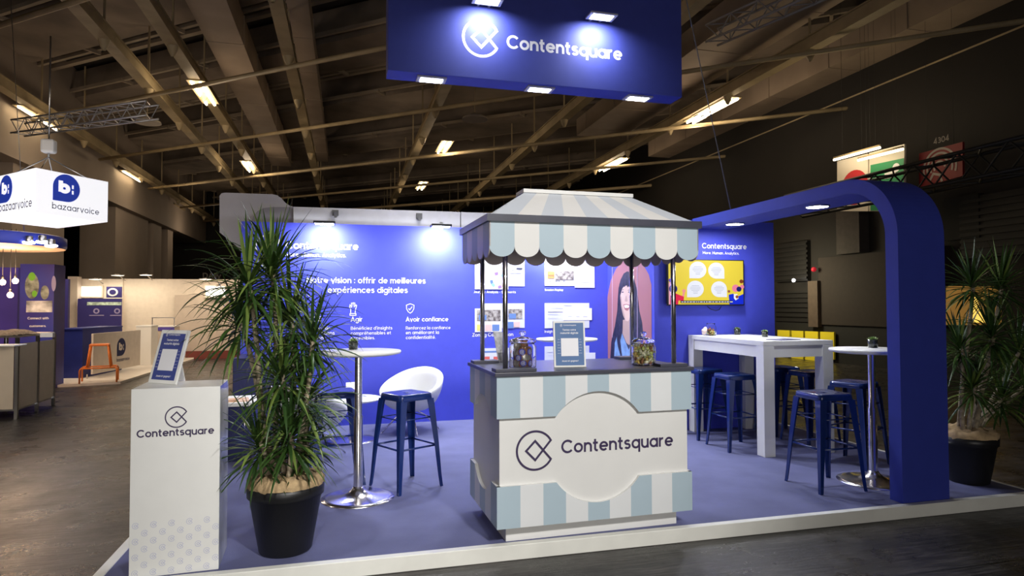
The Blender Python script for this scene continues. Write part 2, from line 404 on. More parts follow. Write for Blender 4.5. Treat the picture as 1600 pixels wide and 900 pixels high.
# long rails (box sections with a lower flange) running into depth
def rail(u, v, z, name='ceiling_rail', w=.13, h=.30, m=RAILC, y0=-5, y1=46):
    x = on(u, v, 2, z).x
    t = MB(); t.box(x-w/2, x+w/2, y0, y1, z+.02, z+h-.03); t.box(x-w, x+w, y0, y1, z-.02, z+.02); t.box(x-w*.8, x+w*.8, y0, y1, z+h-.03, z+h)
    y = y0+1.2
    while y < y1:                                  # hangers and gussets
        t.box(x-.02, x+.02, y-.02, y+.02, z+h, ZC-.1); t.lathe([(.03, -.24), (.09, -.12), (.12, -.021)], 8, (x, y, z)); y += 3.1
    struct(t, name, m); return x
RX = {}
for key, (u, v) in {'A': (243, 150), 'B': (307, 127), 'C': (127, 217), 'D': (465, 150), 'E': (665, 205), 'F': (860, 205), 'G': (1040, 203), 'H': (1400, 126), 'J': (1400, 195)}.items():
    RX[key] = rail(u, v, 7.0)
# wide duct-like beams under the joists
def wide(ua, ub, v, z, h, m=BEAMC, y0=-5, y1=30):
    xa, xb = on(ua, v, 2, z).x, on(ub, v, 2, z).x
    t = MB(); t.box(min(xa, xb), max(xa, xb), y0, y1, z, z+h)
    y = y0+2
    while y < y1: t.box(min(xa, xb)-.02, max(xa, xb)+.02, y, y+.03, z-.01, z+h); y += 2.4
    struct(t, 'ceiling_beam', m)
wide(368, 412, 150, 7.7, .7)
wide(476, 500, 150, 8.0, .5)
wide(985, 1075, 150, 7.7, .6, y1=22)
wide(1205, 1268, 150, 7.6, .75, y1=24)
wide(1530, 1640, 60, 7.6, .75, y1=30)
# left bulkhead with its pillars
zb = on(125, 293, 0, XB).z
struct(MB().box(XB-3, XB, -6, 46, zb, ZC), 'wall_bulkhead', BULK)
def pillar(u0, u1, side=0):
    a, b = on(u0, 380, 0, XB-.3).y, on(u1, 380, 0, XB-.3).y
    struct(MB().box(XB-1.6, XB-.3, a, b, HF, zb), 'pillar', BULK)
pillar(18, 100); pillar(180, 231); pillar(240, 252); pillar(262, 270)
struct(MB().box(-23.8, XB-3.5, -6, 46, HF, ZC), 'wall_hall_left', DK)
# right hall wall with shutters, piers and lintels
struct(MB().box(XR, XR+.4, -6, 47, HF, ZC), 'wall_hall_right', DK)
def rw(u0, v0, u1, v1, name, m, th=.12, extra=None):
    a = on(u0, v0, 0, XR-th); b = on(u1, v1, 0, XR-th)
    y0, y1 = min(a.y, b.y), max(a.y, b.y); z1 = on((u0+u1)/2, v0, 0, XR).z; z0 = on((u0+u1)/2, v1, 0, XR).z
    t = MB(); t.box(XR-th, XR-.001, y0, y1, max(z0, HF+.001), z1)
    if extra: extra(t, y0, y1, max(z0, HF), z1)
    return t, (y0, y1, z0, z1)
def slats(t, y0, y1, z0, z1):
    z = z0+.05
    while z < z1: t.box(XR-.16, XR-.1, y0, y1, z, z+.07); z += .14
SHUT = mat('shutter_dark', (.013, .012, .012), .55, noise=.1)
for a in [(1212, 455, 1266, 512), (1212, 380, 1262, 440), (1500, 300, 1640, 400)]:
    t, _ = rw(*a, 'shutter', SHUT, extra=slats); struct(t, 'wall_shutter', SHUT)
t, _ = rw(1306, 330, 1343, 398, 'pier', BULK, .3); struct(t, 'pillar', mat('pier_grey', (.06, .05, .045), .8, noise=.1))
t, _ = rw(1278, 395, 1475, 510, 'panel', DK, .25); struct(t, 'wall_partition', mat('brown_partition', (.028, .020, .016), .8, noise=.08))
t, _ = rw(1212, 510, 1600, 600, 'dado', DK2, .2); struct(t, 'wall_dado', DK2)
t, _ = rw(1475, 308, 1530, 375, 'door', DK2, .15); struct(t, 'door_1', DK2)
t, _ = rw(1262, 440, 1278, 510, 'pier', BULK, .35); struct(t, 'pillar', mat('pier_brown', (.08, .055, .04), .7, noise=.1))

# ================================================================ THE STAND'S OBJECTS
# ---------------------------------------------------------------- vendor cart
def cart():
    AC = .0241; ca, sa = math.cos(AC), math.sin(AC)
    x0, x1, y0, y1 = .989, 2.334, 3.810, 4.583
    cx, cy = (x0+x1)/2, (y0+y1)/2
    wx, wy = cx*ca-cy*sa, cx*sa+cy*ca
    R = thing('vendor_cart', 'striped pale blue and white vendor cart with scalloped awning and wordmark', 'cart', (wx, wy, 0), AC)
    a, b = (x1-x0)/2, (y1-y0)/2                     # half sizes of the striped bands
    pa, pb = a-.077, b-.077
    t = MB(); t.box(-pa, pa, -pb, pb, 0.001, .1055); t.build('plinth', CREAM, R)
    Z0, ZL, ZU, ZT = .105, .362, .775, 1.034; ZM = (ZL+ZU)/2
    i = .022
    t = MB(); t.box(-a+i, a-i, -b+i, b-i, Z0, ZT-.001); body = t.build('body', CREAM, R)
    def band(upper, name):
        t = MB()
        for (half, rad, ns, nst, P) in (
                (a, .352, 9, 18, lambda u, d, z: (u, -b+d, z)), (a, .352, 9, 18, lambda u, d, z: (-u, b-d, z)),
                (b, .31, 5, 18, lambda u, d, z: (-a+d, -u, z)), (b, .31, 5, 18, lambda u, d, z: (a-d, u, z))):
            N = ns*nst; prev = None
            edge = ZU if upper else ZL
            ch = math.sqrt(rad*rad-(ZU-ZM)**2)
            us = sorted(set([-half+2*half*k/N for k in range(N+1)]+[-ch, ch]))
            for k in range(len(us)-1):
                u0, u1 = us[k], us[k+1]; um = (u0+u1)/2
                def cut(u):
                    if abs(u) >= ch-1e-9: return edge
                    dz = math.sqrt(max(0, rad*rad-u*u)); return ZM+dz if upper else ZM-dz
                e0, e1 = cut(u0), cut(u1)
                col = int((um+half)/(2*half)*ns) % 2
                lo = (e0, e1) if upper else (Z0, Z0); hi = (ZT-.002, ZT-.002) if upper else (e0, e1)
                t.add([P(u0, 0, lo[0]), P(u1, 0, lo[1]), P(u1, 0, hi[1]), P(u0, 0, hi[0]), P(u0, i+.001, lo[0]), P(u1, i+.001, lo[1]), P(u1, i+.001, hi[1]), P(u0, i+.001, hi[0])],
                      [(0, 1, 2, 3)], col)
                t.add([P(u0, 0, lo[0]), P(u1, 0, lo[1]), P(u1, i+.001, lo[1]), P(u0, i+.001, lo[0])], [(0, 1, 2, 3)], 2)
                t.add([P(u0, 0, hi[0]), P(u1, 0, hi[1]), P(u1, i+.001, hi[1]), P(u0, i+.001, hi[0])], [(0, 1, 2, 3)], 2)
        o = t.build(name, [PALE, STRW, CREAM], R)
        return o
    band(True, 'upper_band')['label'] = 'upper pale blue and white striped band'
    band(False, 'lower_band')['label'] = 'lower pale blue and white striped band'
    t = MB(); t.box(-a-.015, a+.015, -b-.015, b+.015, ZT, ZT+.024, bev=.003); t.build('countertop', SLATE, R)
    # wordmark on the front of the body
    yf = -b+i-.0015
    t = MB(); sc = 2*a/(1081.2-776.2)
    X = lambda u: -a+(u-776.4)/305.0*2*a*1.0
    logo(t, (-.420, yf, .565), X_, Z_, .119, .115)
    text(t, 'Contentsquare', (-.246, yf, .535), X_, Z_, width=.790, weight=.165, track=.09)
    t.build('lettering', INK, body)
    # four chrome posts on slate foot plates
    zf = ZT+.024
    for (px, py) in ((-a+.075, -b+.075), (a-.085, -b+.075), (-a+.075, b-.075), (a-.085, b-.075)):
        t = MB(); t.tube([(px, py, zf+.02), (px, py, 1.99)], .0165, 20); p = t.build('post', CHROME, R)
        sx = .13 if py < 0 else .09
        t = MB(); t.box(px-(.075 if px < 0 else .13), px+(.19 if px < 0 and py < 0 else .11 if px < 0 else .075), py-.055, py+.055, zf+.0003, zf+.02, bev=.002); t.build('foot_plate', SLATE, p)
    # awning
    ra, rb = .742, .428; zb0, zb1 = 1.987, 2.031; ox, oy = .0, .0
    t = MB(); t.box(-ra, ra, -rb, rb, zb0, zb1); fr = t.build('awning_frame', SLATE, R)
    t = MB(); ta, tb, tz = .395, .075, 2.235
    for (h, H2, ns, P, Q) in (
            (ra-.045, ta, 9, lambda u: (u, -rb+.03, zb1), lambda u: (u, -tb, tz)), (ra-.045, ta, 9, lambda u: (-u, rb-.03, zb1), lambda u: (-u, tb, tz)),
            (rb-.03, tb, 5, lambda u: (-ra+.045, -u, zb1), lambda u: (-ta, -u, tz)), (rb-.03, tb, 5, lambda u: (ra-.045, u, zb1), lambda u: (ta, u, tz))):
        for k in range(ns):
            f0, f1 = -1+2*k/ns, -1+2*(k+1)/ns
            t.add([P(f0*h), P(f1*h), Q(f1*H2), Q(f0*H2)], [(0, 1, 2, 3)], k % 2)
    rf = t.build('awning_roof', [mat('roof_pale', (.62, .66, .72), .55, noise=.01), mat('roof_white', (.80, .79, .77), .55, noise=.01)], R)
    t = MB(); t.box(-ta-.012, ta+.012, -tb-.015, tb+.015, tz-.002, tz+.024, bev=.003); t.build('ridge_cap', CREAM, rf)
    va, vb = ra-.018, rb-.018
    for nm, half, ns, P in (('front', va, 9, lambda u, d, z: (u, -vb+d, z)), ('back', va, 9, lambda u, d, z: (-u, vb-d, z)),
                           ('left', vb, 5, lambda u, d, z: (-va+d, -u, z)), ('right', vb, 5, lambda u, d, z: (va-d, u, z))):
        t = MB(); wdt = 2*half/ns; zc, dz = 1.835, wdt*.5
        for k in range(ns):
            c = -half+wdt*(k+.5); n = 14
            arcp = [(c-wdt/2*math.cos(PI*j/n), zc-dz*math.sin(PI*j/n)*.80) for j in range(n+1)]
            pts = [(c-wdt/2, zb0)]+arcp+[(c+wdt/2, zb0)]
            K = len(pts)
            t.add([P(u, 0, z) for u, z in pts], [tuple(range(K))], k % 2)
            t.add([P(u, .008, z) for u, z in pts], [tuple(range(K))[::-1]], 2)
            t.add([P(u, 0, z) for u, z in pts]+[P(u, .008, z) for u, z in pts], [(j, j+1, K+j+1, K+j) for j in range(K-1)], 2)
        t.build('valance', [PALE, CREAM, mat('valance_back_tinted', (.62, .53, .50), .7, noise=.03)], R)  # inside is white; brownish tint of the bounced light is put into its colour
    return R, (wx, wy), AC, a, b, zf
CART, (CX, CY), CA, Ca, Cb, CZ = cart()
def oncart(x, y): return (CX+x*math.cos(CA)-y*math.sin(CA), CY+x*math.sin(CA)+y*math.cos(CA))

# ---------------------------------------------------------------- things on the cart
def jar_glass(R, r, h):
    t = MB(); o = [(0, .002), (r*.93, .002), (r, .012), (r, h*.86), (r*.9, h*.93), (r*.86, h*.95), (r*.88, h)]
    t.lathe(o+[(r*.86-.003, h)]+[(r*.83, h*.95), (r*.87, h*.93), (r-.003, h*.85), (r-.003, .016), (r*.9, .007), (0, .007)], 40)
    t.build('jar_body', GLASS, R)
    t = MB(); t.lathe([(0, h+.004), (r*.97, h+.004), (r*1.0, h+.012), (r*.9, h+.022), (r*.5, h+.036), (r*.16, h+.042), (r*.13, h+.05), (r*.24, h+.058), (r*.27, h+.07), (r*.2, h+.08), (0, h+.083)], 40)
    t.build('lid', GLASS, R)
def candy_proto(name, m, label, cat, group, kind):
    t = MB()
    if kind == 'twist':
        t.ball((0, 0, 0), .0135, 1.25, .85, .8, 10)
        for s in (-1, 1):
            pr = [(s*.015, .002), (s*.021, .011), (s*.025, .010), (s*.021, .003)]
            t.add([(s*.014, 0, .002), (s*.014, 0, -.002), (s*.028, .012, .004), (s*.030, .0, -.005), (s*.027, -.012, .003)], [(0, 1, 2), (0, 1, 3), (0, 1, 4), (0, 2, 3), (0, 3, 4)], 0, True)
    else:
        t.lathe([(0, -.012), (.018, -.011), (.027, -.004), (.028, .004), (.020, .011), (0, .013)], 16)
    o = t.build(name, m); return tag(o, label, cat, group)
GOLDS = [mat('foil_gold', (.80, .62, .20), .3, .25, noise=.2, nscale=90), mat('foil_lime', (.62, .68, .22), .3, .2, noise=.25, nscale=90), mat('foil_brown', (.40, .18, .09), .35, .2, noise=.3, nscale=90), mat('foil_ivory', (.85, .82, .62), .3, .2, noise=.2, nscale=90), mat('foil_olive', (.45, .50, .14), .35, .2, noise=.3, nscale=90)]
def fill(px, py, z0, r, h, protos, n, rad, seed):
    """rest candies in layers inside a jar, copying the sources"""
    rnd = random.Random(seed); out = []; used = set()
    z = z0+rad; k = 0
    while k < n:
        for (rr, cnt) in ((r-rad*1.3, int(2*PI*(r-rad*1.3)/(rad*1.9))), ((r-rad*1.3)*.5, 6), (0, 1)):
            ph = rnd.random()*6
            for j in range(cnt):
                if k >= n: break
                src = protos[rnd.randrange(len(protos))]
                if src.name in used: c = src.copy(); COL.objects.link(c)
                else: c = src; used.add(src.name)
                an = ph+2*PI*j/cnt
                c.location = (px+rr*math.cos(an), py+rr*math.sin(an), z+rnd.uniform(-.002, .002))
                c.rotation_euler = (rnd.uniform(0, 6), rnd.uniform(0, 6), rnd.uniform(0, 6)); k += 1; out.append(c)
        z += rad*1.3
    for p in protos:
        if p.name not in used: bpy.data.objects.remove(p)
jx, jy = .23+.0, -.22
jp = oncart(.425, -.19); p = Vector((jp[0], jp[1]-.05, CZ))
R = thing('candy_jar', 'round glass jar full of gold and green candies on the cart', 'jar', (p.x, p.y+.05, CZ+.0005)); jar_glass(R, .082, .150)
pr = [candy_proto('wrapped_candy', g, 'gold or green foil candy inside the right glass jar on the cart', 'candy', 'foil candies in the right cart jar', 'twist') for g in GOLDS]
fill(p.x, p.y+.05, CZ+.010, .075, .15, pr, 118, .0145, 3)
lj = oncart(-.435, -.15)
R = thing('cookie_jar', 'round glass jar of brown and blue wrapped treats, leftmost on the cart', 'jar', (lj[0], lj[1], CZ+.0005)); jar_glass(R, .090, .165)
def treat(m):
    t = MB(); t.lathe([(0, -.016), (.024, -.014), (.034, -.005), (.034, .005), (.024, .014), (0, .016)], 18)
    for j in range(10):
        an = 2*PI*j/10; t.add([(.031*math.cos(an-.2), .031*math.sin(an-.2), 0), (.031*math.cos(an+.2), .031*math.sin(an+.2), 0), (.040*math.cos(an), .040*math.sin(an), .004)], [(0, 1, 2)])
    o = t.build('wrapped_treat', m)
    return tag(o, 'clear wrapped brown treat with a blue round sticker in the left cart jar', 'treat', 'wrapped treats in the left cart jar')
TRB = mat('treat_brown', (.26, .11, .045), .35, noise=.5, nscale=110); TRS = mat('treat_silver', (.55, .55, .5), .25, .5, noise=.4, nscale=120)
t0 = treat(TRB)
tb = MB(); tb.lathe([(0, .0172), (.021, .0152), (.022, .0140)], 20); st = tb.build('sticker', mat('sticker_blue', (.03, .05, .42), .4), t0)
tl = MB(); logo(tl, (0, 0, .0176), X_, Y_, .013, .2); sl = tl.build('emblem', VINYL, st)
t1 = treat(TRS)
rnd = random.Random(11); first = {}
for k in range(26):
    lay = k//8; an = 2*PI*(k % 8)/7+lay*.4; rr = .046 if k % 8 < 7 else 0
    if rr == 0: an = 0
    src = t0 if (k % 3 != 1) else t1
    if id(src) in first: c = copy_tree(src)
    else: c = src; first[id(src)] = 1
    c.location = (lj[0]+rr*math.cos(an), lj[1]+rr*math.sin(an), CZ+.036+lay*.036)
    if rr:
        d = Vector((math.cos(an), math.sin(an), rnd.uniform(-.15, .25)))
        c.rotation_euler = d.to_track_quat('Z', 'Y').to_euler()
# framed card on the cart
PB = mat('poster_blue', (.085, .17, .36), .5, noise=.03); PBD = mat('poster_blue_deep', (.045, .065, .27), .5, noise=.03)
def card(name, label, loc, rz, tilt, w_, h_, fr, blue, ex=None):
    R = thing(name, label, 'sign', loc, rz)
    M = Matrix.Rotation(-tilt, 4, 'X')
    def B(t): t.v = [tuple(M @ Vector(v)) for v in t.v]; return t
    t = MB(); t.box(-w_/2, w_/2, 0, .012, 0, h_, bev=.002)
    B(t).build('board', WHITE, R)
    t = MB(); t.box(-w_/2+fr, w_/2-fr, -.0012, -.0002, fr, h_-fr); ps = B(t).build('poster', blue, R)
    t = MB(); t.box(-w_*.27, w_*.27, -.003, -.0014, h_*.24, h_*.24+w_*.54); B(t).build('white_panel', VINYL, ps)
    t = MB(); y = -.0022
    text(t, 'Contentsquare', (-w_*.18, y, h_*.895), X_, Z_, width=w_*.40, weight=.16); logo(t, (-w_*.25, y, h_*.905), X_, Z_, w_*.035, .2)
    text(t, 'Testez votre', (0, y, h_*.79), X_, Z_, width=w_*.42, weight=.18, align='c')
    text(t, 'maturité digitale', (0, y, h_*.72), X_, Z_, width=w_*.56, weight=.18, align='c')
    text(t, 'Jouez et gagnez !', (0, y, h_*.12), X_, Z_, width=w_*.52, weight=.18, align='c')
    for s in (-1, 1):
        for r_ in range(6):
            for c_ in range(3-(r_ % 2)):
                x = s*w_*(.30+.035*c_+.018*(r_ % 2)); z = h_*(.30+.06*r_); q = w_*.010
                t.add([(x-q, y, z), (x, y, z-q), (x+q, y, z), (x, y, z+q)], [(0, 1, 2, 3)])
    B(t).build('lettering', VINYL, ps)
    t = MB(); t.obox((0, .01, h_*.8), (0, .07+tilt*.15, .003), w_*.3, .006); B(t) if False else None
    bk = M @ Vector((0, .012, h_*.75)); t.v = []; t.f = []; t.mi = []; t.sm = []
    t.obox(bk, (0, bk.y+.05, .004), w_*.3, .005); t.build('easel_leg', WHITE, R)
    return R

p0, p1 = on(866, 574.5, 2, CZ), on(916, 573.5, 2, CZ)
pm = (p0+p1)/2; cw = (p1-p0).length
card('framed_card', 'white framed blue poster card standing between the two jars on the cart', (pm.x, pm.y, CZ+.001), math.atan2(p1.y-p0.y, p1.x-p0.x), .10, cw, cw*1.40, cw*.055, PB)
# leaflet holder behind the left front post
p = on(783, 566, 2, CZ)
R = thing('leaflet_holder', 'grey leaflets leaning in a clear holder behind the left jar', 'holder', (p.x+.03, p.y+.05, CZ+.001), .5)
t = MB(); t.add([(-.05, 0, 0), (.05, 0, 0), (.07, .05, .21), (-.055, .05, .22), (-.05, .004, 0), (.05, .004, 0), (.07, .054, .21), (-.055, .054, .22)], [(0, 1, 2, 3), (4, 7, 6, 5), (0, 4, 5, 1), (1, 5, 6, 2), (2, 6, 7, 3), (3, 7, 4, 0)])
t.build('leaflets', mat('leaflet_grey', (.50, .50, .52), .4, noise=.4, nscale=18), R)
t = MB(); t.box(-.055, .055, -.03, -.027, 0.0, .09); t.box(-.055, .055, -.03, .03, 0, .003); t.build('clear_pocket', GLASS, R)

# ---------------------------------------------------------------- white pedestal with its card
R = thing('pedestal', 'tall white pedestal with emblem, wordmark and a small repeating emblem pattern', 'pedestal')
AD = .0449; ca, sa = math.cos(AD), math.sin(AD)
R.location = (-.728*ca-3.946*sa, -.728*sa+3.946*ca, 0); R.rotation_euler = (0, 0, AD)
t = MB(); t.box(-.2215, .2215, 0, .35, .001, 1.020, bev=.0015)
me = t.build('body', [WHITE], R)
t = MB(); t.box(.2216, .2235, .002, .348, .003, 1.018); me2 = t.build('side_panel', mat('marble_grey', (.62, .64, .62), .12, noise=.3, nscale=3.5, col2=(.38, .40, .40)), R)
t = MB(); logo(t, (.003, -.0015, .859), X_, Z_, .056, .115); text(t, 'Contentsquare', (-.192, -.0015, .757), X_, Z_, width=.385, weight=.18, track=.09)
t.build('lettering', INK, me)
t = MB()
for r_ in range(7):
    for c_ in range(5):
        x = -.192+.0885*c_+(.0445 if r_ % 2 else 0); z = .282-.0425*r_
        if x < .215: logo(t, (x, -.0012, z), X_, Z_, .0155, .14)
t.build('emblem_pattern', mat('lilac_print', (.50, .52, .70), .5), me)
card('framed_card', 'tilted white framed poster card standing on the tall white pedestal', (-1.033, 4.122, 1.022), -.678, .28, .235, .32, .022, PBD)

# ---------------------------------------------------------------- bar stools
def make_stool():
    R = thing('bar_stool', '', 'bar stool')
    H, a, b = .76, .155, .215
    t = MB(); n = 6
    def rr(h, z, rad):
        pts = []
        for qx, qy, a0 in ((1, 1, 0), (-1, 1, 90), (-1, -1, 180), (1, -1, 270)):
            for j in range(n+1):
                an = math.radians(a0+90*j/n); pts.append((qx*(h-rad)+rad*math.cos(an), qy*(h-rad)+rad*math.sin(an), z))
        return pts
    rings = [rr(.058, H-.006, .02), rr(a-.03, H-.004, .03), rr(a-.008, H, .035), rr(a, H-.006, .035), rr(a+.006, H-.05, .035), rr(a+.004, H-.052, .034), rr(a-.006, H-.03, .03)]
    K = len(rings[0]); vs = [v for r in rings for v in r]
    fs = [(i*K+k, i*K+(k+1) % K, (i+1)*K+(k+1) % K, (i+1)*K+k) for i in range(len(rings)-1) for k in range(K)]
    t.add(vs, fs, 0, True)
    # middle of the seat with its square hand hole
    q = .022; ins = [(q, q, H-.006), (-q, q, H-.006), (-q, -q, H-.006), (q, -q, H-.006)]; inner = rr(.058, H-.006, .02)
    o = inner; idx = list(range(K))
    t.add(o+ins, [tuple([c*(n+1)+j for j in range(n+1)])+(K+c,) for c in range(4)]+[(c*(n+1)+n, ((c+1) % 4)*(n+1), K+(c+1) % 4, K+c) for c in range(4)])
    t.add(ins+[(x, y, H-.02) for x, y, z in ins], [(0, 1, 5, 4), (1, 2, 6, 5), (2, 3, 7, 6), (3, 0, 4, 7)])
    t.build('seat', STOOLB, R)
    for sx in (-1, 1):
        for sy in (-1, 1):
            t = MB(); prof = [(a+.004, H-.045, .064), (a+.010, H-.10, .060), (a+.034, .36, .042), (a+.050, .10, .030), (b-.002, 0.012, .028), (b, .0, .026)]
            vs = []
            for d, z, wd in prof:          # an angle section that opens towards the middle, ridged at the corner
                c = .006
                vs += [(sx*(d-wd), sy*d, z), (sx*(d-c), sy*d, z), (sx*(d+.001), sy*(d+.001), z), (sx*d, sy*(d-c), z), (sx*d, sy*(d-wd), z), (sx*(d-.004), sy*(d-wd), z), (sx*(d-.008), sy*(d-.008), z), (sx*(d-wd), sy*(d-.004), z)]
            K = 8; fs = [(i*K+k, i*K+(k+1) % K, (i+1)*K+(k+1) % K, (i+1)*K+k) for i in range(len(prof)-1) for k in range(K)]
            fs += [tuple(range(K))[::-1], tuple((len(prof)-1)*K+k for k in range(K))]
            t.add(vs, fs); t.build('leg', STOOLB, R)
    for nm, z, d, rr_ in (('footrest', .335, a+.025, .008), ('brace', .56, a-.006, .005)):
        t = MB()
        for s in (-1, 1): t.tube([(-d, s*d, z), (d, s*d, z)], rr_, 8); t.tube([(s*d, -d, z), (s*d, d, z)], rr_, 8)
        t.build(nm, STOOLB, R)
    return R
stool0 = make_stool(); sused = []
def stool(x, y, rz, label, group='blue metal bar stools'):
    R = stool0 if not sused else copy_tree(stool0)
    sused.append(1); R.location = (x, y, .0006); R.rotation_euler = (0, 0, rz); tag(R, label, 'bar stool', group); return R
stool(.484, 5.33, math.radians(29), 'dark blue metal bar stool at the round table, left of the cart')
stool(-.075, 5.62, math.radians(8), 'dark blue metal bar stool half hidden behind the tall potted plant')
stool(3.775, 4.44, math.radians(-1), 'glossy blue metal bar stool in front of the round table by the arch')
stool(3.905, 5.87, math.radians(0), 'blue metal bar stool at the near left side of the white high table')
stool(3.905, 6.47, math.radians(2), 'blue metal bar stool right behind the cart, far left at the high table')
stool(4.58, 4.99, math.radians(20), 'blue metal bar stool behind the round table by the arch')
stool(4.84, 5.90, math.radians(3), 'blue metal bar stool on the far side of the white high table, nearer one')
stool(4.86, 6.40, math.radians(-3), 'blue metal bar stool on the far side of the high table, by the store room')

# ---------------------------------------------------------------- round bar tables
def bar_table(x, y, h, r, label, base_r=.275):
    R = thing('round_bar_table', label, 'table', (x, y, .0006), 0, 'round bar tables')
    t = MB(); t.lathe([(0, h-.032), (r-.05, h-.032), (r-.006, h-.022), (r, h-.012), (r-.004, h), (0, h)], 64); t.build('tabletop', WHITE, R)
    t = MB(); t.lathe([(base_r, 0), (base_r, .006), (base_r*.85, .014), (base_r*.45, .026), (.07, .05), (.045, .075), (.036, .09), (0, .09)], 64); t.build('base', CHROME, R)
    t = MB(); t.lathe([(.034, .085), (.034, h*.55), (.028, h*.56), (.028, h-.035)], 32); t.lathe([(.06, h-.045), (.06, h-.033), (0, h-.033)], 24); t.build('column', CHROME, R)
    return R
TA = (.098, 5.09); bar_table(*TA, 1.125, .325, 'white round bar table beside the tall potted plant')
TB = (4.262, 4.448); bar_table(*TB, 1.10, .325, 'white round bar table with chrome column beside the blue arch', .28)
p = on(888, 529, 2, 1.1); TC = (p.x, p.y+.05); bar_table(p.x, p.y+.05, 1.1, .345, 'white round bar table half hidden behind the cart')
TB_H, TA_H = 1.10, 1.125
# ---------------------------------------------------------------- white high table
R = thing('high_table', 'long white rectangular high table with thick block legs', 'table', (3.915, 5.40, .0006)); L, W_, H = 1.41, .80, 1.117
t = MB(); t.box(0, W_, 0, L, H-.045, H, bev=.002); t.build('tabletop', WHITE, R)
for x, y in ((0, 0), (W_-.12, 0), (0, L-.12), (W_-.12, L-.12)):
    t = MB(); t.box(x+.0005, x+.12, y+.0005, y+.12, 0, H-.0455, bev=.002); t.build('leg', WHITE, R)
t = MB(); q = .012
t.box(q, q+.03, .12, L-.12, H-.16, H-.0455); t.box(W_-q-.03, W_-q, .12, L-.12, H-.16, H-.0455); t.box(.12, W_-.12, q, q+.03, H-.16, H-.0455); t.box(.12, W_-.12, L-q-.03, L-q, H-.16, H-.0455)
t.build('apron', WHITE, R)
HT = H+.0006
# ---------------------------------------------------------------- table plants, jars, leaflets
SUC = mat('succulent_green', (.20, .34, .10), .5, noise=.35, nscale=40, col2=(.38, .48, .20))
def pot_plant(x, y, z, s, label, dark=False):
    R = thing('potted_succulent', label, 'plant', (x, y, z+.0006), 0, 'small potted succulents')
    t = MB(); t.lathe([(0, 0), (.036*s, 0), (.042*s, .07*s), (.039*s, .07*s), (.036*s, .06*s), (0, .06*s)], 24); t.build('pot', mat('pot_smoke_glass', (.035, .04, .035), .15, noise=.5, nscale=60, coat=.5), R)
    t = MB(); rnd = random.Random(int(x*100))
    for k in range(26):
        an = k*2.4; el = .25+1.2*(k/26); Lf = (.045-.018*k/26)*s
        d = Vector((math.cos(an)*math.cos(el), math.sin(an)*math.cos(el), math.sin(el))); sd = Vector((-math.sin(an), math.cos(an), 0))
        b0 = Vector((0, 0, .062*s))+Vector((d.x, d.y, 0))*.008*s; m = b0+d*Lf*.6; e = b0+d*Lf+Z_*.006*s; up = sd.cross(d)*-.004*s
        t.add([b0, m-sd*.009*s, m+sd*.009*s, e, m+up], [(0, 1, 4), (0, 4, 2), (1, 3, 4), (4, 3, 2)], 0, True)
    t.build('leaves', SUC, R)
p = on(552, 546, 2, TA_H); pot_plant(p.x, p.y, TA_H, .95, 'small potted succulent on the round table beside the tall plant')
p = on(1364, 543.5, 2, TB_H); pot_plant(p.x, p.y, TB_H, 1.0, 'small green succulent in a dark glass on the round table by the arch')
p = on(1152, 523, 2, HT); pot_plant(p.x, p.y, HT, .95, 'small succulent in the middle of the white high table')
p = on(1195, 526.5, 2, HT); pot_plant(p.x, p.y, HT, .85, 'low dark cup succulent nearest the near end of the white high table')
def small_jar(x, y, z, label, g):
    R = thing('candy_jar', label, 'jar', (x, y, z+.0006))
    t = MB(); t.lathe([(0, 0), (.055, .002), (.062, .02), (.060, .10), (.046, .125), (.050, .14), (.047, .14), (.043, .125), (.056, .10), (.058, .02), (.05, .006), (0, .005)], 28); t.build('jar_body', GLASS, R)
    t = MB(); t.lathe([(0, -.012), (.045, -.008), (.050, 0), (.03, .012), (.01, .018), (.014, .03), (0, .036)], 24)
    t.v = [tuple(Matrix.Rotation(-1.25, 3, 'Y') @ Vector(v)+Vector((-.085, 0, .055))) for v in t.v]; t.build('lid', mat('lid_rose_glass', (.75, .60, .55), .15, noise=.2), R)
    pr = [candy_proto('wrapped_candy', m, 'tiny foil candy heaped in the '+g, 'candy', 'foil candies in the '+g, 'twist') for m in GOLDS[:4]+[TRS]]
    fill(x, y, z+.008, .054, .12, pr, 34, .0155, 5)
p = Vector((4.10, 6.62, HT)); small_jar(p.x, p.y, HT, 'small open glass jar of silver and gold candies on the high table', 'open jar on the high table')
p = on(882, 530, 2, 1.1); small_jar(p.x, p.y, 1.1, 'small glass jar of candies on the round table behind the cart', 'jar on the table behind the cart')
p = on(1228, 531, 2, HT)
R = thing('brochure', 'dark blue brochure lying flat at the near end of the high table', 'brochure', (p.x, p.y+.02, HT+.0005), .2)
t = MB(); t.box(-.15, .11, -.10, .10, 0, .005); t.build('pages', mat('brochure_navy', (.03, .03, .12), .4), R); t = MB(); t.box(-.14, -.03, -.09, .09, .0052, .006); t.build('cover_picture', mat('brochure_grey', (.25, .25, .4), .4, noise=.5, nscale=30), R)
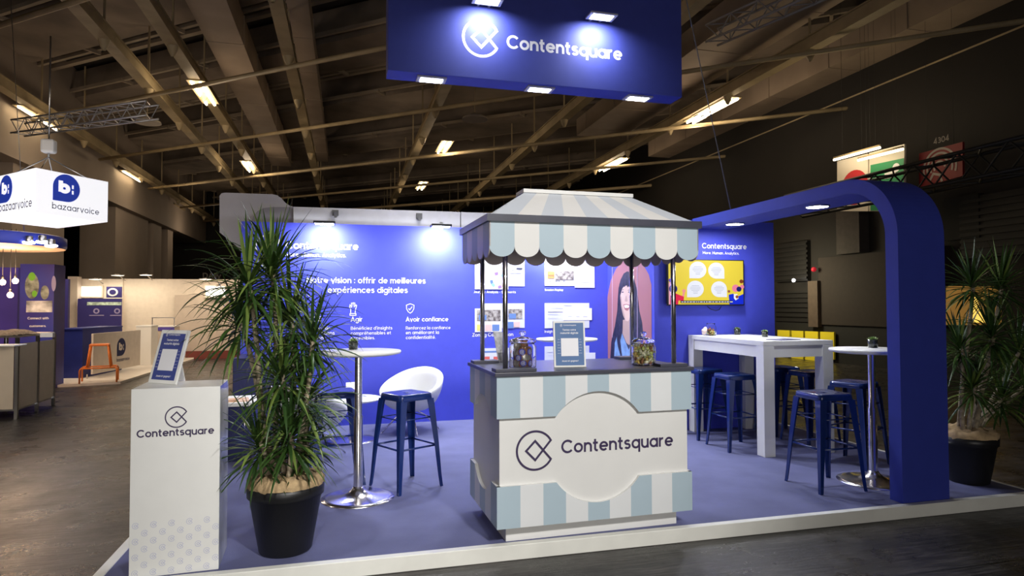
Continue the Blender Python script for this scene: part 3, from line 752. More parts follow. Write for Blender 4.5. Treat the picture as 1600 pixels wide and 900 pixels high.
# ---------------------------------------------------------------- lounge corner
def tub_chair(x, y, rz, label):
    R = thing('tub_chair', label, 'armchair', (x, y, .0006), rz, 'white tub armchairs')
    # shell: opens towards -y; rim low at the front of the arms and high at the back
    t = MB(); n = 40; rings = []
    for s in range(9):
        f = s/8; ring = []
        for k in range(n):
            an = 2*PI*k/n; bk = (1+math.sin(an))/2                      # 1 at the back, 0 in front
            top = .47+.36*bk**1.1 if math.sin(an) > -.75 else .43
            top = .42+.30*(bk**1.2)
            rad = .17+.18*math.sin(f*PI/2)**.75+.014*f; z = .26+(top-.26)*f**1.15
            ring.append((rad*1.04*math.cos(an), rad*.98*math.sin(an)+.01, z))
        rings.append(ring)
    for s in range(7):                                                  # rounded rim and inside wall
        f = s/6; ring = []
        for k in range(n):
            an = 2*PI*k/n; bk = (1+math.sin(an))/2; top = .42+.30*(bk**1.2)
            if s <= 2: rad = .364-.022*(s+1)+.004; z = top+(.008 if s < 1 else .004 if s < 2 else -.01)
            else: rad = .292-.055*(f-.33); z = top+(.40-top)*((s-2)/4)
            ring.append((rad*1.04*math.cos(an), rad*.98*math.sin(an)+.01, z))
        rings.append(ring)
    K = n; m_ = len(rings); vs = [v for r in rings for v in r]
    fs = [(i*K+k, i*K+(k+1) % K, (i+1)*K+(k+1) % K, (i+1)*K+k) for i in range(m_-1) for k in range(K)]+[tuple(range(K))[::-1]]
    t.add(vs, fs, 0, True); t.build('shell', SHELL, R)
    t = MB(); t.lathe([(0, .36), (.26, .36), (.272, .385), (.255, .408), (.15, .418), (0, .42)], 36); t.build('seat_cushion', SHELL, R)
    t = MB(); t.lathe([(0, .235), (.09, .235), (.10, .262), (0, .263)], 20); t.build('hub', CHROME, R)
    for k in range(4):
        an = PI/4+k*PI/2; t = MB(); c, s_ = math.cos(an), math.sin(an)
        t.tube([(c*.05, s_*.05, .245), (c*.16, s_*.16, .19), (c*.335, s_*.335, .012)], [.009, .009, .008], 10); t.ball((c*.337, s_*.337, .009), .009); t.build('leg', CHROME, R)
    return R
tub_chair(.745, 7.60, math.radians(-38), 'white tub armchair against the blue back wall, right of the low table')
p = on(484, 713, 2, 0); tub_chair(p.x, p.y, math.radians(140), 'white tub armchair seen from behind between the tall plant and round table')
p = on(550, 688, 2, 0); LT = (p.x, p.y)
R = thing('low_table', 'low round white table on a chrome column between two armchairs', 'table', (LT[0], LT[1], .0006))
t = MB(); t.lathe([(0, .432), (.28, .432), (.315, .445), (.318, .456), (.31, .46), (0, .46)], 56); t.build('tabletop', WHITE, R)
t = MB(); t.lathe([(.26, 0), (.26, .006), (.20, .012), (.08, .025), (.045, .05), (.035, .07), (0, .07)], 48); t.build('base', CHROME, R)
t = MB(); t.lathe([(.030, .06), (.030, .43)], 24); t.lathe([(.07, .42), (.07, .431), (0, .431)], 24); t.build('column', STEEL, R)
for lb, (dx, dy, rz, w_) in {'open white booklet on the low round table, right part': (.12, .03, .3, .15), 'white booklet on the low round table, left part': (-.12, -.10, -.4, .15)}.items():
    R = thing('booklet', lb, 'booklet', (LT[0]+dx, LT[1]+dy, .4613), rz)
    t = MB(); t.box(-w_/2, w_/2, -.105, .105, 0, .006); t.build('pages', mat('paper', (.8, .8, .8), .6), R); t = MB(); t.box(-w_/2+.02, w_/2-.02, -.03, .07, .0062, .007); t.build('printed_block', mat('print_grey', (.35, .38, .55), .6, noise=.4, nscale=40), R)
R = thing('tent_card', 'small white folded tent card standing on the low table', 'card', (LT[0]+.0, LT[1]+.12, .4612), .3)
t = MB(); t.add([(-.07, -.03, 0), (.07, -.03, 0), (.07, 0, .16), (-.07, 0, .16), (-.07, .03, 0), (.07, .03, 0)], [(0, 1, 2, 3), (4, 5, 2, 3)]); t.build('folded_sheet', mat('paper', (.8, .8, .8)), R)
t = MB(); t.add([(-.04, -.0225, .045), (.04, -.0225, .045), (.04, -.0155, .083), (-.04, -.0155, .083)], [(0, 1, 2, 3)]); t.build('printed_stripe', mat('print_red', (.55, .18, .12), .6), R)

# ---------------------------------------------------------------- low cabinet and cupboard behind the tall plant
R = thing('low_cabinet', 'low navy cabinet with a white top behind the white pedestal', 'cabinet', (-1.20, 6.56, .0006))
t = MB(); t.box(0, .34, 0, .50, 0, .52); t.build('body', NAVY, R)
t = MB(); t.box(-.02, .36, -.02, .52, .5205, .555, bev=.002); t.build('top', WHITE, R)
t = MB(); t.box(.03, .31, -.012, -.0003, .03, .49); d = t.build('door', NAVY, R); t = MB(); t.tube([(.28, -.03, .28), (.28, -.03, .38)], .005, 8); t.obox((.28, -.03, .285), (.28, -.012, .285), .006, .006); t.obox((.28, -.03, .375), (.28, -.012, .375), .006, .006); t.build('handle', STEEL, d)
R = thing('magazine', 'open colour magazine lying on the low navy cabinet', 'magazine', (-1.03, 6.73, .5563), .2)
t = MB(); t.box(-.12, .12, -.13, .13, 0, .006); t.build('pages', mat('magazine_page', (.75, .62, .50), .4, noise=.4, nscale=9, col2=(.70, .35, .15)), R)
t = MB(); t.box(-.11, 0, -.12, .0, .0062, .007); t.build('picture', mat('magazine_picture', (.55, .30, .15), .4, noise=.5, nscale=20), R)
R = thing('cupboard', 'dark navy cupboard against the back wall behind the tall plant', 'cupboard', (-1.19, 7.55, .0006))
t = MB(); t.box(0, .60, 0, .60, 0, .90, bev=.003); t.build('body', NAVY, R)
t = MB(); t.box(.01, .44, -.018, -.0003, .04, .88); d = t.build('door', NAVY, R); t = MB(); t.tube([(.40, -.035, .45), (.40, -.035, .6)], .005, 8); t.obox((.40, -.035, .455), (.40, -.018, .455), .006, .006); t.obox((.40, -.035, .595), (.40, -.018, .595), .006, .006); t.build('handle', STEEL, d)
t = MB(); t.box(.445, .452, -.0025, -.0003, .04, .88); t.build('edge_strip', STEEL, R)

# ---------------------------------------------------------------- dracaena plants
LEAF = mat('leaf_green', (.045, .095, .018), .36, noise=.3, nscale=3, col2=(.016, .042, .010))
LEAF2 = mat('leaf_light', (.13, .19, .040), .38, noise=.25, nscale=3)
BARK = mat('bark', (.30, .25, .17), .85, noise=.35, nscale=30, bump=.7, bscale=90)
def rosette(mb, c, n, L, rnd, lo=-.5, hi=1.45, wd=.0140):
    for k in range(n):
        f = (k+.5)/n; an = k*2.39996+rnd.uniform(-.3, .3); el = hi-(hi-lo)*(f**.85)+rnd.uniform(-.12, .12)
        ll = L*rnd.uniform(.75, 1.1); droop = (1.25 if el < 1.0 else .4)*rnd.uniform(.8, 1.6)
        p = Vector(c)+Vector((0, 0, -.10*f)); d = Vector((math.cos(an)*math.cos(el), math.sin(an)*math.cos(el), math.sin(el)))
        sd = Vector((-math.sin(an), math.cos(an), 0)); n_ = 8; vs = []; step = ll/n_
        mi = 1 if rnd.random() < .22 else 0
        tw = rnd.uniform(-.5, .5)
        for j in range(n_+1):
            u = j/n_; wdd = wd*rnd.uniform(.98, 1.02)*(.55+1.6*u if u < .28 else 1.0*(1-((u-.28)/.72)**2.2))*.75
            s2 = (sd*math.cos(tw*u)+sd.cross(d)*math.sin(tw*u)); nn = s2.cross(d).normalized()
            vs += [p-s2*wdd+nn*wdd*.25, p-nn*wdd*.15, p+s2*wdd+nn*wdd*.25]
            d = (d+Vector((0, 0, -1))*droop*step*2.1*(.4+u)).normalized(); p = p+d*step
        fs = []
        for j in range(n_): fs += [(3*j, 3*j+1, 3*j+4, 3*j+3), (3*j+1, 3*j+2, 3*j+5, 3*j+4)]
        mb.add(vs, fs, mi, True)
def dracaena(label, x, y, crowns, seed, pot_r=.225, pot_h=.40):
    rnd = random.Random(seed)
    R = thing('potted_dracaena', label, 'plant', (x, y, .0006), 0, 'tall dracaenas in black pots')
    t = MB(); r1 = pot_r*.68; t.lathe([(0, 0), (r1*.93, 0), (r1, .012), (pot_r*.93, pot_h-.065), (pot_r*.985, pot_h-.062), (pot_r, pot_h), (pot_r*.96, pot_h+.003), (pot_r*.93, pot_h-.04), (0, pot_h-.05)], 56); pot = t.build('pot', BLACKP, R)
    # crumpled burlap over the soil
    t = MB(); n = 56; rings = []
    for i, (rf, zf_) in enumerate([(.95, -.03), (1.0, .014), (.97, .045), (.85, .058), (.65, .050), (.4, .060), (.2, .055), (.02, .06)]):
        rings.append([((pot_r*rf*(1+.012*math.sin(k*1.7+i)+.01*rnd.uniform(-1, 1)))*math.cos(2*PI*k/n), (pot_r*rf*(1+.012*math.sin(k*1.3+i*2)))*math.sin(2*PI*k/n), pot_h+zf_+(.016 if 0 < i else .012)*math.sin(k*.9+i*1.9)+.010*rnd.uniform(-1, 1)) for k in range(n)])
    t.add([v for r in rings for v in r], [(i*n+k, i*n+(k+1) % n, (i+1)*n+(k+1) % n, (i+1)*n+k) for i in range(len(rings)-1) for k in range(n)], 0, True)
    t.build('burlap_cover', BURLAP, R)
    for (bx, by, top, L, nl) in crowns:
        t = MB(); b0 = Vector((bx, by, pot_h-.02)); tp = Vector(top); pts = []; rads = []
        for j in range(13):
            u = j/12; q = b0.lerp(tp, u)+Vector((math.sin(u*5+seed)*.012, math.cos(u*4)*.012, 0)); pts.append(q); rads.append((.019-.006*u)*(1.08 if j % 2 else .96))
        t.tube(pts, rads, 10); st_ = t.build('stem', BARK, R)
        t = MB(); rosette(t, tp, nl, L, rnd); t.build('leaves', [LEAF, LEAF2], st_)
    return R
def rel(u, v, x, y, dy=0):
    q = on(u, v, 1, y+dy); return (q.x-x, dy, q.z)
PX, PY = -.345, 4.13
dracaena('tall bushy dracaena in a black pot between the white pedestal and round table', PX, PY, [
    (-.04, .03, rel(425, 425, PX, PY, .05), .50, 120), (-.09, -.02, rel(388, 440, PX, PY, -.06), .46, 80), (.03, .05, rel(455, 500, PX, PY, .10), .50, 85),
    (.06, -.04, rel(487, 530, PX, PY, -.08), .38, 70), (-.02, -.08, rel(375, 500, PX, PY, .06), .42, 60), (.0, .0, rel(440, 585, PX, PY, -.10), .40, 80), (.08, .02, rel(478, 620, PX, PY, -.02), .38, 80),
    (-.06, -.05, rel(405, 690, PX, PY, -.06), .36, 70), (.04, -.09, rel(452, 675, PX, PY, -.12), .36, 90), (.09, .05, rel(478, 690, PX, PY, .02), .30, 50)], 4)
QX, QY = 5.02, 4.24
dracaena('tall bushy dracaena in a black pot at the right of the blue arch', QX, QY, [
    (.05, 0, rel(1563, 445, QX, QY, .05), .42, 85), (-.05, .03, rel(1518, 440, QX, QY, -.04), .38, 70), (-.08, -.04, rel(1500, 540, QX, QY, .02), .40, 70), (.02, -.05, rel(1550, 520, QX, QY, -.08), .42, 85),
    (.09, .02, rel(1592, 545, QX, QY, .05), .40, 70), (-.05, -.06, rel(1520, 600, QX, QY, -.08), .36, 75), (.05, .05, rel(1565, 620, QX, QY, -.02), .36, 75), (.1, .04, rel(1600, 600, QX, QY, .08), .34, 50)], 9, .215, .38)

# ================================================================ WALL GRAPHICS, SCREEN AND LAMPS OF THE STAND
YB = WY-.0025
def W(u, v, off=0): return on(u, v, 1, YB-off)
def tline(mb, s_, u0, v, u1, plane, hh=None, weight=.155, track=.095):
    """lettering on a wall y = plane with its baseline from pixel u0 to u1 at height v"""
    a = on(u0, v, 1, plane); b_ = on(u1, v, 1, plane); text(mb, s_, (a.x, plane, a.z), X_, Z_, width=b_.x-a.x, h=hh, weight=weight, track=track)
R = thing('wall_lettering', 'white emblem, wordmark and slogan at the top left of the back wall', 'lettering')
t = MB(); c = W(420, 386); logo(t, c, X_, Z_, .145, .13); t.build('emblem', VINYL, R)
t = MB(); tline(t, 'Contentsquare', 446, 388.5, 560, YB, None, .18, .09); t.build('wordmark', VINYL, R)
t = MB(); tline(t, 'More. Human. Analytics.', 446, 400.5, 541, YB, None, .16); t.build('slogan', VINYL, R)
R = thing('wall_lettering', 'large white French vision headline on two lines of the back wall', 'lettering')
t = MB(); tline(t, 'Notre vision : offrir de meilleures', 479, 442, 665, YB, None, .165); t.build('headline', VINYL, R)
t = MB(); tline(t, 'expériences digitales', 512, 457.5, 637, YB, None, .165); t.build('headline', VINYL, R)
def column_text(label, u, title, tu, lines):
    R = thing('wall_lettering', label, 'lettering')
    t = MB(); tline(t, title, u, 502.5, tu, YB, None, .17); t.build('title', VINYL, R)
    t = MB()
    for (s_, u0, u1, v) in lines: tline(t, s_, u0, v, u1, YB, None, .15)
    t.build('text_block', VINYL, R); return R
column_text('white text column left of the others, mostly hidden by the tall plant', 478, 'dre', 503, [('leau de', 492, 516, 515.5), ('ations', 501, 523, 523.2), ('ment.', 490, 510, 530.8)])
R = column_text('white text column under a small hand icon on the back wall', 548, 'Agir', 566.5, [("Bénéficiez d'insights", 548, 613, 515.5), ('compréhensibles et', 548, 611, 523.2), ('accessibles.', 548, 586, 530.8)])
t = MB(); c = W(551.5, 482)
P = lambda x, y: Vector((c.x+x*.09, YB, c.z+y*.09))
for pl in ([(-.3, -.6), (-.3, -.1), (-.45, .2), (-.4, .5), (-.2, .2), (-.2, .75), (0, .75), (0, .25), (.05, .8), (.25, .75), (.2, .25), (.4, .5), (.5, .4), (.35, -.1), (.3, -.6)], [(-.4, -.7), (.4, -.7), (.4, -.95), (-.4, -.95), (-.4, -.7)]): ribbon(t, pl, .11, P)
t.build('hand_icon', VINYL, R)
R = column_text('white text column under a small shield icon on the back wall', 634, 'Avoir confiance', 700.5, [('Renforcez la confiance', 634, 704, 515), ('en améliorant la', 634, 686, 522.4), ('confidentialité.', 634, 681, 530)])
t = MB(); c = W(641, 482); P = lambda x, y: Vector((c.x+x*.06, YB, c.z+y*.06))
ribbon(t, [(0, 1), (.8, .7), (.75, -.1), (.4, -.7), (0, -1), (-.4, -.7), (-.75, -.1), (-.8, .7), (0, 1)], .16, P); ribbon(t, [(-.35, 0), (-.1, -.3), (.4, .4)], .16, P)
t.build('shield_icon', VINYL, R)
R = thing('wall_lettering', 'white wordmark and slogan above the television', 'lettering')
YF = SY-.0025
t = MB(); tline(t, 'Contentsquare', 1097, 388, 1166.5, YF, None, .18, .09); t.build('wordmark', VINYL, R)
t = MB(); tline(t, 'More. Human. Analytics.', 1098, 397, 1155, YF, None, .16); t.build('slogan', VINYL, R)
# printed screenshots on the back wall
GREYP = mat('print_grey2', (.55, .57, .75), .5); LILAC = mat('print_lilac', (.66, .68, .88), .5); DARKP = mat('print_dark', (.05, .05, .09), .5)
ORNG = mat('print_orange', (.80, .22, .08), .5); REDP = mat('print_red2', (.65, .12, .10), .5); PIXB = mat('print_blue', (.12, .22, .50), .5); PEACH = mat('print_peach', (.80, .50, .48), .5); PHOTO = mat('print_photo', (.10, .08, .08), .5, noise=.9, nscale=26, col2=(.45, .42, .40)); YEL = mat('print_yellow', (.75, .62, .15), .5)
def printed(label, cards, rects, caption=None, extra=None):
    R = thing('printed_screenshot', label, 'wall print')
    lay = 0
    for k, (u0, v0, u1, v1, m) in enumerate(cards):
        a, b_ = W(u0, v1), W(u1, v0); t = MB(); t.box(a.x, b_.x, YB-.004-.003*k, YB+.0020, a.z, b_.z); t.build('sheet', m, R)
    yy = YB-.0052-.003*(len(cards)-1)
    bym = {}
    for (u0, v0, u1, v1, m) in rects: bym.setdefault(m.name, (m, []))[1].append((u0, v0, u1, v1))
    for kk, (nm, (m, rs)) in enumerate(bym.items()):
        t = MB(); yy -= .0004
        for (u0, v0, u1, v1) in rs:
            a, b_ = W(u0, v1), W(u1, v0); t.add([(a.x, yy, a.z), (b_.x, yy, a.z), (b_.x, yy, b_.z), (a.x, yy, b_.z)], [(0, 1, 2, 3)])
        t.build('printed_marks', m, R)
    if extra: extra(R, yy)
    if caption: t = MB(); tline(t, caption[0], caption[1], caption[2], caption[3], YB, None, .17); t.build('caption', VINYL, R)
def donut(R, yy):
    c = W(778, 438); cols = [PIXB, mat('print_teal', (.25, .6, .6), .5), LILAC, mat('print_violet', (.30, .18, .5), .5), PEACH, GREYP]
    for k in range(12):
        t = MB(); P = lambda x, y: Vector((c.x+x*.09, yy-.0004, c.z+y*.09)); ribbon(t, arc(0, 0, 1, k*30, k*30+28, 5), .42, P); t.build('chart_segment', cols[k % 6], R)
printed('printed screenshot with a ring chart on the back wall, behind the left posts', [(751, 404, 819.5, 447, VINYLP), (742, 404, 794, 452, VINYL)],
    [(756, 419, 786, 421, LILAC), (800, 418, 804, 422, GREYP), (807, 418.5, 816, 421, DARKP), (797, 426, 816, 427, LILAC)], ('Journey Analysis - Segments', 740, 458, 806), donut)
printed('printed screenshot with two photos and colour blocks, second row behind the left posts', [(751, 474, 819.5, 513, VINYLP), (742, 482, 784, 519, VINYL)],
    [(745, 484, 782, 502, PHOTO), (748, 492, 760, 500, PIXB), (794, 483, 816, 498, PHOTO), (795, 490, 806, 498, PIXB), (745, 507, 757, 517, YEL), (758, 507, 768, 517, PEACH), (769, 507, 780, 517, PIXB), (793, 503, 802, 513, PIXB), (803, 503, 812, 511, PEACH), (780, 476, 792, 477, GREYP)], ('Zoning Comparison', 738, 526, 802))
printed('printed screenshot with red blocks low on the back wall behind the left jar', [(751, 543, 819.5, 570, VINYLP)], [(753, 548, 778, 551, PIXB), (754, 557, 765, 563, REDP), (771, 557, 781, 562, REDP)])
printed('printed screenshot with an orange block and photo, top row right', [(851, 404, 903, 446.5, VINYL), (898, 407, 928.5, 449.5, VINYLP)],
    [(855, 424, 866, 430.5, ORNG), (855, 431.5, 866, 435, ORNG), (867, 424, 896, 437, PHOTO), (858, 438.5, 862, 439.5, DARKP), (867, 438.5, 875, 439.5, DARKP), (879, 438.5, 883, 439.5, DARKP), (902, 416, 916, 417, LILAC), (902, 425, 920, 426, LILAC), (902, 432, 910, 433.5, GREYP), (902, 440, 920, 441, LILAC)], ('Session Replay', 851, 454.5, 880))
printed('pale printed screenshot with a white strip, second row behind the framed card', [(851, 473.5, 920.5, 513, VINYLP), (880, 481.5, 924.5, 500.5, VINYL)],
    [(880, 476, 892, 477, GREYP), (860, 480, 912, 481, LILAC), (856, 484, 878, 487, LILAC), (856, 490, 872, 491, GREYP), (856, 496, 872, 497, GREYP), (887, 494, 893, 495, GREYP), (900, 494, 905, 495, GREYP), (911, 494, 917, 495, GREYP)], ('Insights', 851, 520, 868))
printed('pale printed screenshot lowest on the back wall behind the framed card', [(851, 540, 920.5, 570, VINYLP), (912, 551, 930, 572, VINYL)], [(855, 548, 866, 550, LILAC), (855, 554, 866, 555, LILAC)])
# portrait print on the store room's side wall
XF = SX-.0025
def SW(u, v, off=0): return on(u, v, 0, XF-off)
def pp(pts, off, sc=5.45, ox=935, oy=400): return [SW(ox+x/sc, oy+y/sc, off) for x, y in pts]
R = thing('portrait_print', 'tall arched pink portrait print of a laughing person with long dark hair', 'wall print')
SKN = mat('portrait_skin', (.60, .43, .36), .5, noise=.08, nscale=3); SKS = mat('portrait_skin_shade', (.42, .29, .25), .5); HAIR = mat('portrait_hair', (.022, .022, .045), .5, noise=.5, nscale=20)
def layer(nm, pts, k, m):
    t = MB(); t.poly(pp(pts, .0006*k), Vector((-1, 0, 0)), .0004); return t.build(nm, m, R)
layer('arched_panel', [(80, 1000), (72, 450), (80, 330), (105, 210), (150, 110), (200, 50), (250, 20), (310, 20), (380, 70), (430, 160), (452, 250), (455, 1000)], 0, mat('portrait_pink', (.36, .15, .16), .5))
layer('hair', [(245, 130), (215, 150), (190, 200), (172, 270), (165, 370), (160, 480), (140, 600), (115, 700), (95, 1000), (390, 1000), (380, 640), (372, 560), (350, 470), (340, 380), (325, 270), (300, 180), (270, 138)], 1, HAIR)
layer('neck', [(208, 545), (275, 530), (290, 700), (262, 760), (238, 740), (205, 660)], 2, SKS)
layer('shirt', [(118, 700), (200, 655), (232, 735), (258, 800), (300, 700), (400, 700), (420, 1000), (95, 1000)], 3, mat('portrait_shirt', (.17, .30, .55), .5, noise=.2, nscale=12))
layer('hair_strand', [(160, 470), (208, 530), (206, 640), (186, 720), (202, 860), (190, 857), (166, 770), (156, 690), (140, 740), (128, 1000), (93, 1000), (110, 730), (140, 600)], 4, HAIR)
layer('face', [(205, 262), (245, 250), (296, 290), (296, 440), (282, 520), (252, 556), (230, 550), (210, 505), (194, 430), (184, 330)], 5, SKN)
layer('cheek_shade', [(184, 330), (194, 430), (210, 505), (230, 550), (222, 500), (204, 430), (196, 350)], 6, SKS)
layer('fringe', [(200, 200), (242, 148), (292, 200), (304, 340), (284, 300), (262, 252), (246, 268), (238, 225), (226, 262), (214, 262), (200, 285), (186, 340), (172, 300), (178, 240)], 7, HAIR)
layer('lips', [(211, 414), (240, 408), (270, 418), (266, 446), (246, 468), (224, 456)], 6, mat('portrait_lips', (.33, .12, .12), .5))
layer('teeth', [(218, 421), (240, 416), (263, 425), (256, 441), (228, 443)], 7, VINYL)
for ex_, ey_ in ((206, 308), (263, 308)):
    layer('eye', [(ex_-11, ey_+1), (ex_-4, ey_-6), (ex_+7, ey_-5), (ex_+11, ey_+1), (ex_, ey_+6)], 6, DARKP); layer('eyebrow', [(ex_-12, ey_-19), (ex_+10, ey_-23), (ex_+10, ey_-19), (ex_-12, ey_-15)], 6, HAIR)
layer('nose', [(232, 340), (240, 336), (250, 382), (240, 390), (224, 384)], 6, SKS)
for sx__ in (117, 330): layer('panel_seam', [(sx__, 1000), (sx__, 60), (sx__+3, 60), (sx__+3, 1000)], 2 if sx__ < 200 else 8, mat('seam_pale', (.55, .45, .62), .5))
# television
ta_, tb_ = on(1043.5, 477.5, 1, SY-.07), on(1162.5, 406.5, 1, SY-.07)
R = thing('television', 'wall television with a bright yellow picture of speech bubbles', 'television', ((ta_.x+tb_.x)/2, SY, (ta_.z+tb_.z)/2))
tw_, th_ = (tb_.x-ta_.x)/2, (tb_.z-ta_.z)/2
t = MB(); t.box(-tw_, tw_, -.068, -.03, -th_, th_, bev=.003); t.box(-.2, .2, -.03, -.001, -.15, .15); t.build('housing', BLACKP, R)
def scr(nm, col, st=.9): return mat('screen_'+nm, tuple(c*.2 for c in col), .4, emit=col, estr=st*.85)
def TVp(x, y, k):                       # picture pixels of the enlarged view to the screen plane
    fx = (x-113)/(641-113); fz = 1-(y-262)/(580-262); return Vector((-tw_+2*tw_*fx, -.0685-.0005*k, -th_+2*th_*fz))
def tvpoly(nm, pts, k, m, par): t = MB(); t.add([TVp(x, y, k) for x, y in pts], [tuple(range(len(pts)))]); return t.build(nm, m, par)
screen = tvpoly('screen', [(120, 572), (634, 572), (634, 268), (120, 268)], 0, scr('yellow', srgb(232, 208, 66)), R)
def bubble(cx, cy, r, side):
    pts = arc(cx, -cy, r, 180 if side < 0 else -90, -90 if side < 0 else 180, 30)
    pts = [(x, -y) for x, y in pts]+([(cx-r, cy+r)] if side < 0 else [(cx+r, cy+r)])
    if side > 0: pts = [(x, -y) for x, y in arc(cx, -cy, r, 0, 270, 30)]+[(cx+r, cy+r)]
    else: pts = [(x, -y) for x, y in arc(cx, -cy, r, 180, -90, 30)]+[(cx-r, cy+r)]
    b = tvpoly('speech_bubble', pts, 2, scr('white', srgb(236, 238, 248), .85), screen)
    t = MB()
    for j in range(6):
        w2 = r*(.45+.2*math.sin(j)); yy = cy-r*.4+j*r*.18; t.add([TVp(x, y, 3) for x, y in ((cx-w2, yy), (cx+w2, yy), (cx+w2, yy+2.5), (cx-w2, yy+2.5))], [(0, 1, 2, 3)])
    t.build('text_lines', scr('textgrey', srgb(170, 175, 200), .8), screen)
bubble(318, 335, 58, -1); bubble(445, 338, 56, 1); bubble(300, 466, 57, -1); bubble(463, 467, 55, 1)
def circ(cx, cy, r, n=18): return [(cx+r*math.cos(2*PI*k/n), cy+r*math.sin(2*PI*k/n)) for k in range(n)]
for nm, pts, k, col in [('figure_hair', circ(133, 408, 13), 1, (100, 70, 190)), ('figure_face', [(120, 425), (150, 415), (165, 470), (135, 572), (120, 572)], 1, (235, 170, 190)), ('figure_hair', circ(150, 466, 28), 2, (25, 25, 120)),
        ('figure_body', [(128, 572), (130, 510), (150, 490), (185, 505), (222, 520), (220, 548), (185, 545), (182, 572)], 3, (225, 30, 75)), ('figure_hand', circ(222, 480, 12), 2, (240, 150, 150)), ('figure_arm', [(208, 520), (216, 485), (228, 487), (222, 525)], 2, (240, 150, 150)),
        ('figure_hair', circ(621, 412, 14), 1, (130, 60, 30)), ('figure_head', circ(580, 460, 26), 1, (235, 130, 160)), ('figure_hair', circ(603, 466, 18), 2, (25, 30, 110)), ('figure_head', circ(625, 450, 15), 1, (235, 130, 160)),
        ('figure_body', [(535, 572), (530, 505), (560, 498), (580, 515), (600, 515), (634, 500), (634, 572)], 2, (20, 45, 215)), ('figure_shirt', [(566, 500), (590, 500), (600, 530), (578, 545), (566, 530)], 3, (240, 240, 245)), ('figure_hand', circ(532, 482, 9), 2, (150, 80, 70)), ('figure_hand', circ(588, 520, 11), 4, (150, 80, 60))]:
    tvpoly(nm, pts, k, scr('%d_%d_%d' % col, srgb(*col)), screen)
tvpoly('caption_strip', [(198, 546), (556, 546), (556, 563), (198, 563)], 4, scr('black', (.01, .01, .01), 1), screen)
t = MB(); x = 204
rnd = random.Random(3)
while x < 545:
    w2 = rnd.uniform(8, 22); t.add([TVp(a_, b2, 5) for a_, b2 in ((x, 552), (x+w2, 552), (x+w2, 558), (x, 558))], [(0, 1, 2, 3)]); x += w2+5
t.build('caption_marks', scr('white', (1, 1, 1)), screen)
q = on(1105, 478.5, 1, SY-.02); e = on(1127, 478.5, 1, SY-.02)
t = MB(); t.tube([(q.x, SY-.02, q.z), (q.x+.05, SY-.012, q.z-.035), (q.x+.12, SY-.010, q.z-.055), (q.x+.17, SY-.012, q.z-.04), (e.x, SY-.02, q.z)], .004, 8)
tag(t.build('television_cable', BLACKP), 'thin black cable looping below the television', 'cable')

# floodlights on the stand walls
EMW = mat('lamp_face', (.9, .9, .95), .4, emit=(.92, .94, 1), estr=30)
def flood(x, y, z, label, power, wall_y, tgt):
    R = thing('floodlight', label, 'lamp', (x, y, z), 0, 'floodlights along the wall top')
    t = MB(); t.box(-.125, .125, -.09, .09, 0, .028, bev=.006); t.build('housing', BLACKP, R)
    t = MB(); t.box(-.105, .105, -.07, .07, -.004, -.0002); t.build('lamp_face', EMW, R)
    t = MB(); t.obox((0, .06, .02), (.05, wall_y-y, .045), .02, .012); t.box(.03, .07, wall_y-y-.01, wall_y-y+.02, -.0, .10); t.build('bracket', STEEL, R)
    lamp('floodlight_beam', 'AREA', (x, y, z-.03), power, (.88, .91, 1), .2, target=tgt, size_y=.13)
for (u, v, lb) in ((507, 350, 'slim floodlight over the wordmark of the back wall'), (689, 354.5, 'slim floodlight over the right part of the headline'), (868, 360, 'slim floodlight on the back wall hidden behind the cart awning')):
    p = on(u, v, 1, WY-.30); flood(p.x, WY-.30, p.z, lb, 24, WY, (p.x, WY, p.z-.75))
# recessed discs under the arch
for (u, v, lb, pw) in ((1265, 323, 'round lit disc lamp under the arch, nearer the front', 11), (1131, 350, 'round lit disc lamp under the arch, near the wall', 15)):
    p = on(u, v, 2, 2.372)
    R = thing('disc_lamp', lb, 'lamp', (4.207, p.y, 2.372), 0, 'disc lamps under the arch')
    t = MB(); t.lathe([(0, .0075), (.105, .0075), (.105, 0), (.095, -.004), (.093, 0)], 40); t.build('ring', STEEL, R)
    t = MB(); t.lathe([(0, -.001), (.093, -.001), (.093, .002)], 40); t.build('lamp_face', EMW, R)
    lamp('disc_beam', 'AREA', (4.207, p.y, 2.36), pw, (.95, .96, 1), .18, target=(4.207, p.y, 0))

# ---------------------------------------------------------------- hanging banner box
KS = .85
AS = .0111
sx0, sx1, sy0, sz0 = .581*KS, 4.645*KS, 7.974*KS, CAMH+(4.389-CAMH)*KS
HS = 1.28; DS = .30*KS*1.1
R = thing('hanging_banner', 'big dark blue hanging sign box with white emblem and wordmark', 'sign', (sx0*math.cos(AS)-sy0*math.sin(AS), sx0*math.sin(AS)+sy0*math.cos(AS), sz0), AS)
WS = sx1-sx0
t = MB(); t.box(0, WS, 0, DS, 0, HS, bev=.003); box = t.build('box', SIGNB, R)
Rm = Matrix.Translation(R.location) @ Matrix.Rotation(AS, 4, 'Z'); Ri = Rm.inverted()
def SP(u, v, yl=0.0, zl=None):
    """local point of the banner where the sight line meets its plane y = yl (or z = zl)"""
    o = Ri @ Vector((0, 0, CAMH)); d = (Ri.to_3x3() @ (on(u, v, 1, 5)-Vector((0, 0, CAMH))))
    k = (yl-o.y)/d.y if zl is None else (zl-o.z)/d.z
    return o+d*k
t = MB(); c = SP(752, 59.5, -.0015); r0 = (SP(779, 59.5).x-SP(722, 59.5).x)/2; logo(t, c, X_, Z_, r0*.98, .15); t.build('emblem', VINYL, box)
a, b_ = SP(792, 75, -.0015), SP(972, 94, -.0015)
t = MB(); text(t, 'Contentsquare', (a.x, -.0015, a.z), X_, Z_, width=b_.x-a.x, weight=.19, track=.09); t.build('wordmark', VINYL, box)
